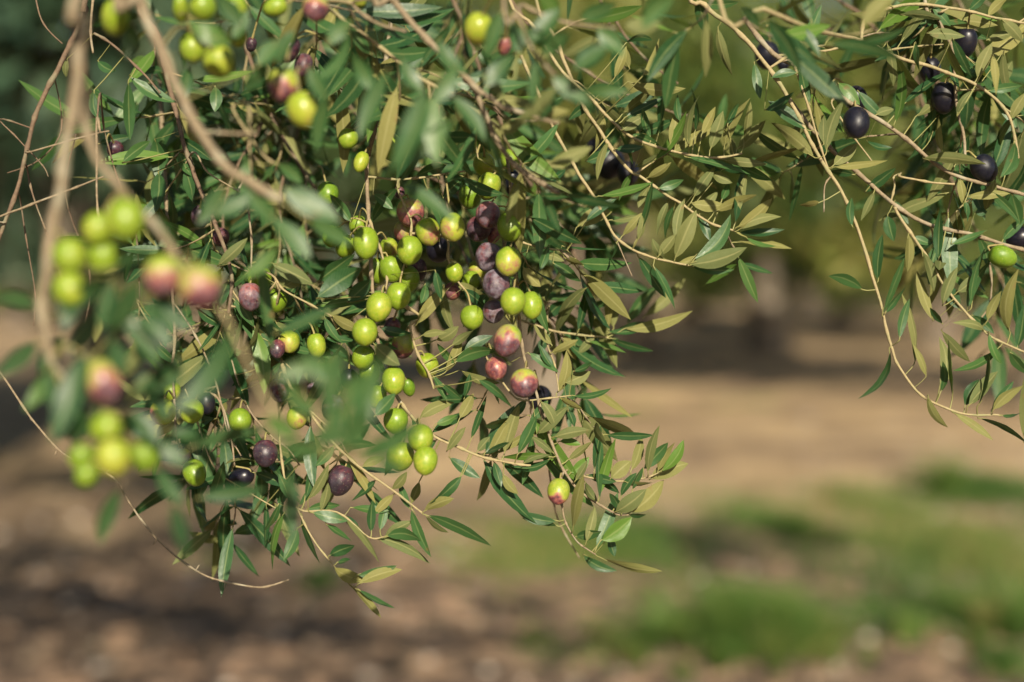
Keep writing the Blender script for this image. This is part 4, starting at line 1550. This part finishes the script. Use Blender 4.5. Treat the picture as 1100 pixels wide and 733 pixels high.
def build_grass():
    spec = [(11000, 630, 590, 170, 40, .05, .13), (8000, 850, 572, 200, 46, .05, .14), (8000, 1030, 585, 190, 52, .05, .15), (5000, 1070, 645, 130, 44, .05, .15),
            (2600, 900, 540, 110, 18, .06, .16), (1500, 560, 605, 70, 24, .04, .1), (420, 345, 636, 30, 12, .04, .1), (400, 240, 610, 44, 10, .04, .09),
            (300, 575, 690, 28, 14, .04, .1), (700, 1085, 715, 34, 14, .04, .12), (500, 700, 440, 70, 6, .03, .08), (4200, 1060, 533, 110, 16, .06, .18),
            (500, 640, 700, 70, 24, .03, .07), (500, 480, 600, 44, 12, .03, .07), (900, 800, 436, 34, 3, .05, .12), (1500, 930, 655, 100, 30, .03, .08)]
    xs, ys, hs = [], [], []
    for s in spec:
        x, y, h = patch(*s); xs.append(x); ys.append(y); hs.append(h)
    x, y, h = map(np.concatenate, (xs, ys, hs))
    V, q = blades(x, y, h, rng.uniform(.005, .010, len(x)))
    tint = np.repeat(np.clip(rng.normal(.45, .28, len(x)) + .3 * np.sin(x * 2.3 + y * 1.1), 0, 1), 6)
    tag(np_mesh('grass', V, q, tint, M_GRASS), 'short patchy green grass on the bare orchard soil', 'grass', kind='stuff')
    for (u, v, ru, rv, n, h0, h1, lab) in (
            (805, 688, 120, 34, 5200, .10, .27, 'dense blurred green grass tuft on bare soil, low right of centre'),
            (1085, 668, 80, 26, 1500, .08, .2, 'blurred green grass tuft at the right edge of the soil'),
            (1022, 536, 14, 6, 260, .16, .36, 'tall thin blurred grass tuft standing before the pale track')):
        c = G(u, v); ex = (G(u + ru, v) - c).length; ey = (G(u, v - rv) - G(u, v + rv)).length / 2
        nb = max(6, n // 40)
        X, Y, H, LX, LY, TT = [], [], [], [], [], []
        for b in range(nb):            # sheaves of blades that fan outward from their own root
            q = abs(rng.normal(0, .55)); a = rng.uniform(0, 6.28)
            bx, by = c.x + math.cos(a) * q * ex, c.y + math.sin(a) * q * ey
            m = int(rng.uniform(25, 80)); hh = rng.uniform(h0, h1) * (1.15 - .35 * min(q, 1.4)); tb = rng.normal(.5, .2)
            X.append(bx + rng.normal(0, .014, m)); Y.append(by + rng.normal(0, .014, m)); H.append(hh * rng.uniform(.55, 1.1, m))
            LX.append(rng.normal(math.cos(a) * q * .5, .38, m) * hh); LY.append(rng.normal(math.sin(a) * q * .5, .38, m) * hh)
            TT.append(tb + rng.normal(0, .13, m))
        X, Y, H, LX, LY, TT = map(np.concatenate, (X, Y, H, LX, LY, TT))
        V, q = blades(X, Y, H, rng.uniform(.007, .014, len(X)), lxy=(LX, LY))
        tint = np.repeat(np.clip(TT, 0, 1), 6)
        tag(np_mesh('grass_tuft', V, q, tint, M_GRASS), lab, 'grass tuft', 'grass tufts on the orchard floor')


def build_litter():
    n = 9000
    y = 3.6 + rng.uniform(0, 1, n) ** 1.6 * 9
    x = rng.uniform(-.5, .5, n) * y * .85
    k = (np.sin(x * 2.7 + 1.2) * np.sin(y * 2.1 + x) + rng.normal(0, .5, n)) > -.1
    x, y = x[k], y[k]; n = len(x)
    L = rng.uniform(.02, .055, n); W = L * rng.uniform(.25, .5, n)
    az = rng.uniform(0, 6.28, n); tl = rng.normal(0, .4, n); t2 = rng.normal(0, .4, n)
    a = np.stack([np.cos(az), np.sin(az), tl], -1) * (L / 2)[:, None]
    b = np.stack([-np.sin(az), np.cos(az), t2], -1) * (W / 2)[:, None]
    c = np.stack([x, y, ground_z(x, y) + .008 + np.abs(tl) * L * .5 + np.abs(t2) * W * .5], -1)
    V = np.stack([c - a, c + b, c + a, c - b], 1).reshape(-1, 3)
    q = np.arange(n * 4).reshape(n, 4)
    tag(np_mesh('leaf_litter', V, q, np.repeat(rng.uniform(0, 1, n), 4), M_LITTER), 'dry fallen leaves strewn over the shaded soil', 'leaf litter', kind='stuff')
    # small stones and clods: squashed eight-sided lumps
    n = 700
    y = 3.8 + rng.uniform(0, 1, n) ** 1.3 * 11; x = rng.uniform(-.5, .5, n) * y * .85
    r = rng.uniform(.008, .035, n) * rng.uniform(.6, 1.3, n)
    ang = np.arange(6) * np.pi / 3
    Vs, Qs = [], []
    for i in range(n):
        f = rng.uniform(.75, 1.25, 6) * r[i]
        z = float(ground_z(x[i], y[i]))
        low = np.stack([x[i] + np.cos(ang) * f, y[i] + np.sin(ang) * f, np.full(6, z - .004)], -1)
        hi = np.stack([x[i] + np.cos(ang) * f * .6, y[i] + np.sin(ang) * f * .6, z + r[i] * rng.uniform(.45, .8, 6)], -1)
        b = i * 12
        Vs.append(low); Vs.append(hi)
        for e in range(6):
            Qs.append((b + e, b + (e + 1) % 6, b + 6 + (e + 1) % 6, b + 6 + e))
        Qs.append((b + 6, b + 7, b + 8, b + 9)); Qs.append((b + 6, b + 9, b + 10, b + 11))
    V = np.concatenate(Vs)
    tag(np_mesh('gravel', V, np.array(Qs), np.repeat(rng.uniform(0, 1, n), 12), M_STONE), 'small stones and soil clods on the orchard floor', 'gravel', kind='stuff')


# ------------------------------------------------------------------ trees
M_CROWN = tinted_material('olive_foliage', [(0, (.026, .052, .010)), (.45, (.075, .112, .020)), (.8, (.15, .175, .038)), (1, (.24, .23, .07))], .55, .2)
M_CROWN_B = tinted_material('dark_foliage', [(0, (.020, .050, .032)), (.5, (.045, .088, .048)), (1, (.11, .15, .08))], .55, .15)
M_TRUNK = bark_material('trunk_bark', (.16, .125, .09), (.075, .058, .045), (.22, .20, .15), 14.0)


def leaf_cloud(centres, radii, per, size, flat=.8):
    """Leaf-shaped faces spread through a set of lobes, denser toward each lobe's skin."""
    Vs, T = [], []
    for c, r in zip(centres, radii):
        n = int(per * (r / np.mean(radii)) ** 2)
        d = rng.normal(size=(n, 3)); d /= np.linalg.norm(d, axis=1)[:, None]
        rad = r * rng.uniform(.25, 1.08, n) ** .55
        p = c + d * rad[:, None] * np.array([1, 1, flat])
        a = d + rng.normal(0, .7, (n, 3)); a[:, 2] -= .25; a /= np.linalg.norm(a, axis=1)[:, None]
        b = np.cross(a, rng.normal(size=(n, 3))); b /= np.linalg.norm(b, axis=1)[:, None]
        L = size * rng.uniform(.6, 1.4, n)
        a *= (L / 2)[:, None]; b *= (L * .16)[:, None]
        Vs.append(np.stack([p - a, p + b, p + a, p - b], 1).reshape(-1, 3))
        T.append(np.repeat(np.clip(rng.normal(.45, .25, n) + rng.normal(0, .24), 0, 1), 4))
    V = np.concatenate(Vs); T = np.concatenate(T)
    return V, np.arange(len(V)).reshape(-1, 4), T


def tree(x, y, label, h=5.2, w=3.0, low=1.3, lobes=34, per=170, size=.16, mat=None, trunk_r=.24, group='olive trees behind the branches', seed=1, trunk_h=None):
    rs = np.random.default_rng(seed)
    root = tag(empty('olive_tree', Vector((x, y, 0))), label, 'tree', group)
    th = trunk_h or low + .5
    V, F = [], []
    lean = rs.normal(0, .16, 2)
    pts = [Vector((x, y, -.1)), Vector((x + lean[0] * .3, y + lean[1] * .3, th * .35)), Vector((x + lean[0], y + lean[1], th * .75)), Vector((x + lean[0] * 1.4, y + lean[1] * 1.4, th * 1.15))]
    p = catmull(pts, 6)
    rad = [trunk_r * (1.45 - .75 * i / (len(p) - 1) if i > 2 else 1.9 - .2 * i) * (1 + .12 * rs.normal()) for i in range(len(p))]
    tube(p, rad, 11, V, F)
    mesh('trunk', V, F, M_TRUNK, root)
    top = pts[-1]
    cs, rr = [], []
    for k in range(lobes):
        a = rs.uniform(0, 6.28); q = rs.uniform(.15, 1) ** .6
        zz = rs.uniform(0, 1)
        prof = math.sin(math.pi * (.18 + .74 * zz)) ** .7
        cs.append(np.array([x + math.cos(a) * w * q * prof, y + math.sin(a) * w * q * prof, low + .45 + (h - low - .8) * zz]))
        rr.append(rs.uniform(.45, .95) * w / 3)
    for k in range(6):
        c = cs[k]
        V, F = [], []
        e = Vector(c); m = top.lerp(e, .5) + Vector((0, 0, .15))
        p = catmull([top - Vector((0, 0, .15)), m, e], 5)
        tube(p, [trunk_r * .5 * (1 - .8 * i / (len(p) - 1)) + .01 for i in range(len(p))], 7, V, F)
        mesh('limb', V, F, M_TRUNK, root)
    V, q, T = leaf_cloud(cs, rr, per, size)
    np_mesh('crown', V, q, T, mat or M_CROWN, root)
    return root


def build_trees():
    g = lambda u, d: ((u - 550) / FPX * d, d)
    T = [  # picture column, distance, height, spread, crown foot, label
        (825, 27.0, 6.6, 3.4, 1.25, .34, 0, 'olive tree whose dark trunk shows blurred right of centre'),
        (1010, 30.0, 6.8, 3.6, .9, .26, 0, 'blurred olive tree with low crown just right of the visible trunk'),
        (690, 25.0, 6.6, 3.4, 1.0, .28, 0, 'blurred olive tree just left of the visible dark trunk'),
        (1120, 16.0, 5.6, 3.3, 1.6, .26, 0, 'dark olive tree cut by the right edge of the picture'),
        (585, 16.0, 5.6, 3.1, 1.75, .26, 0, 'olive tree mostly hidden behind the fruiting branches'),
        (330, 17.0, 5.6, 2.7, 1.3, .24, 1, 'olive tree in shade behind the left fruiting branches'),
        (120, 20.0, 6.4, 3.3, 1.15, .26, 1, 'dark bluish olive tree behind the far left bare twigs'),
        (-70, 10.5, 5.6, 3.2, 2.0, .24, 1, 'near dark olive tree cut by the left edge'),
        (-430, 9.0, 5.0, 3.0, 2.2, .24, 1, 'unseen dark olive tree added beyond the left edge to shade the soil'),  # wholly out of view, put in as a shade caster for the left soil
        (905, 40.0, 8.2, 4.2, .7, .24, 0, 'far olive tree in the gap behind the visible trunk'),
        (740, 44.0, 8.6, 4.6, .6, .26, 0, 'far olive tree left of the gap, beyond the sunny strip'),
        (610, 42.0, 8.6, 4.6, .6, .26, 0, 'far olive tree behind the middle leafy shoots'),
        (1080, 46.0, 9.0, 4.8, .6, .26, 0, 'far olive tree behind the upper right sprays'),
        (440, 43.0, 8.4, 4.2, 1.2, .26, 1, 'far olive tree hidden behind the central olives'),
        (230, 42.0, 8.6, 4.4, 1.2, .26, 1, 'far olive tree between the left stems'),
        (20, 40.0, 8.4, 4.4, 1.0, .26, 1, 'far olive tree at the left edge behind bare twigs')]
    for i, (u, d, h, w, low, tr, dark, lab) in enumerate(T):
        x, y = g(u, d)
        far = d > 35
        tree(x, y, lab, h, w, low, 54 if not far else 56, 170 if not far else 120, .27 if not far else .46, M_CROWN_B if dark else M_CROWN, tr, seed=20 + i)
    # the far edge of the grove closes the horizon
    cs, rr = [], []
    r2 = np.random.default_rng(9)
    for k in range(230):
        wx = r2.uniform(-48, 48); wz = r2.uniform(.5, 17)
        if wx < -13: wz *= .62
        cs.append(np.array([wx, r2.uniform(62, 76), wz])); rr.append(r2.uniform(2.0, 3.4))
    V, q, Tn = leaf_cloud(cs, rr, 170, .8)
    tag(np_mesh('distant_woods', V, q, Tn, M_CROWN), 'solid dark green edge of the grove closing the horizon', 'woods', kind='stuff')


def build_home_tree():
    """The tree the branches belong to: trunk and limb outside the frame on the left, crown overhead beyond them."""
    root = tag(empty('olive_tree', Vector((-2.35, 3.1, 0))), 'olive tree just outside the left edge whose branches hang into view', 'tree', 'olive trees behind the branches')
    V, F = [], []
    tube(LIMB_PATH[:17], [.30 - .010 * i if i > 1 else .36 for i in range(17)], 12, V, F)
    mesh('trunk', V, F, M_TRUNK, root)
    V, F = [], []
    n = len(LIMB_PATH) - 16
    tube(LIMB_PATH[16:], [.085 - .068 * i / n for i in range(n)], 9, V, F)
    mesh('limb', V, F, M_TRUNK, root)
    r2 = np.random.default_rng(31)
    cs, rr = [], []
    for k in range(100):
        y = r2.uniform(1.35, 3.3); x = r2.uniform(-2.6 - .25 * y, 2.4)
        if x > .05 and r2.uniform() < .82: continue
        r = r2.uniform(.17, .30)
        cs.append(np.array([x, y, 1.45 + .1933 * y + r * 1.15 + .06 + abs(r2.normal(0, .32))])); rr.append(r)
    for k in range(46):          # unseen far-side crown lobes added to shade the soil on the left
        y = r2.uniform(3.2, 5.4); x = r2.uniform(-3.6, -1.0) - .12 * (y - 3.4)
        r = r2.uniform(.26, .42)
        cs.append(np.array([x, y, 1.45 + .1933 * y + r * 1.15 + .06 + abs(r2.normal(0, .35))])); rr.append(r)
    for k in range(48):          # unseen low crown fringe above the branches, added to shade the near soil
        y = r2.uniform(1.12, 1.75); x = r2.uniform(-1.9, 1.2)
        if x > -.05 and r2.uniform() < .86: continue
        r = r2.uniform(.10, .17)
        cs.append(np.array([x, y, 1.45 + .1933 * y + r * 1.15 + .10 + abs(r2.normal(0, .10))])); rr.append(r)
    V, q, T = leaf_cloud(cs, rr, 170, .07)
    np_mesh('crown', V, q, T, M_CROWN, root)


# ------------------------------------------------------------------ light, camera
def build_light():
    w = bpy.data.worlds.new('World'); SC.world = w; w.use_nodes = True
    nt = w.node_tree; nt.nodes.clear()
    sky = nt.nodes.new('ShaderNodeTexSky'); sky.sky_type = 'NISHITA'; sky.sun_disc = False
    sky.sun_elevation = SUN_EL; sky.sun_rotation = math.pi - SUN_AZ
    bg = nt.nodes.new('ShaderNodeBackground'); bg.inputs[1].default_value = .05
    out = nt.nodes.new('ShaderNodeOutputWorld')
    nt.links.new(sky.outputs[0], bg.inputs[0]); nt.links.new(bg.outputs[0], out.inputs[0])
    L = bpy.data.lights.new('sun', 'SUN'); L.energy = 5.0; L.angle = math.radians(.5); L.color = (1, .885, .70)
    o = bpy.data.objects.new('sun', L); COL.objects.link(o)
    o.location = (0, -2, 6)
    o.rotation_euler = TO_SUN.to_track_quat('Z', 'Y').to_euler()
    c = bpy.data.cameras.new('camera'); c.lens = 50; c.sensor_width = 36; c.sensor_fit = 'HORIZONTAL'
    c.clip_start = .05; c.clip_end = 3000
    c.dof.use_dof = True; c.dof.focus_distance = FOCUS; c.dof.aperture_fstop = 2.0; c.dof.aperture_blades = 9
    co = bpy.data.objects.new('camera', c); COL.objects.link(co)
    co.location = CAM
    co.rotation_euler = (math.pi / 2 + PITCH, 0, 0)
    SC.camera = co
    v = SC.view_settings
    v.view_transform = 'Standard'; v.look = 'None'; v.gamma = 1; v.exposure = .98
    SC.cycles.use_denoising = True
    SC.cycles.max_bounces = 6; SC.cycles.diffuse_bounces = 3; SC.cycles.glossy_bounces = 2; SC.cycles.transmission_bounces = 4
    SC.cycles.sample_clamp_indirect = 4


build_light()
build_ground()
build_grass()
build_litter()
build_trees()
build_home_tree()
build_branches()
build_olives()
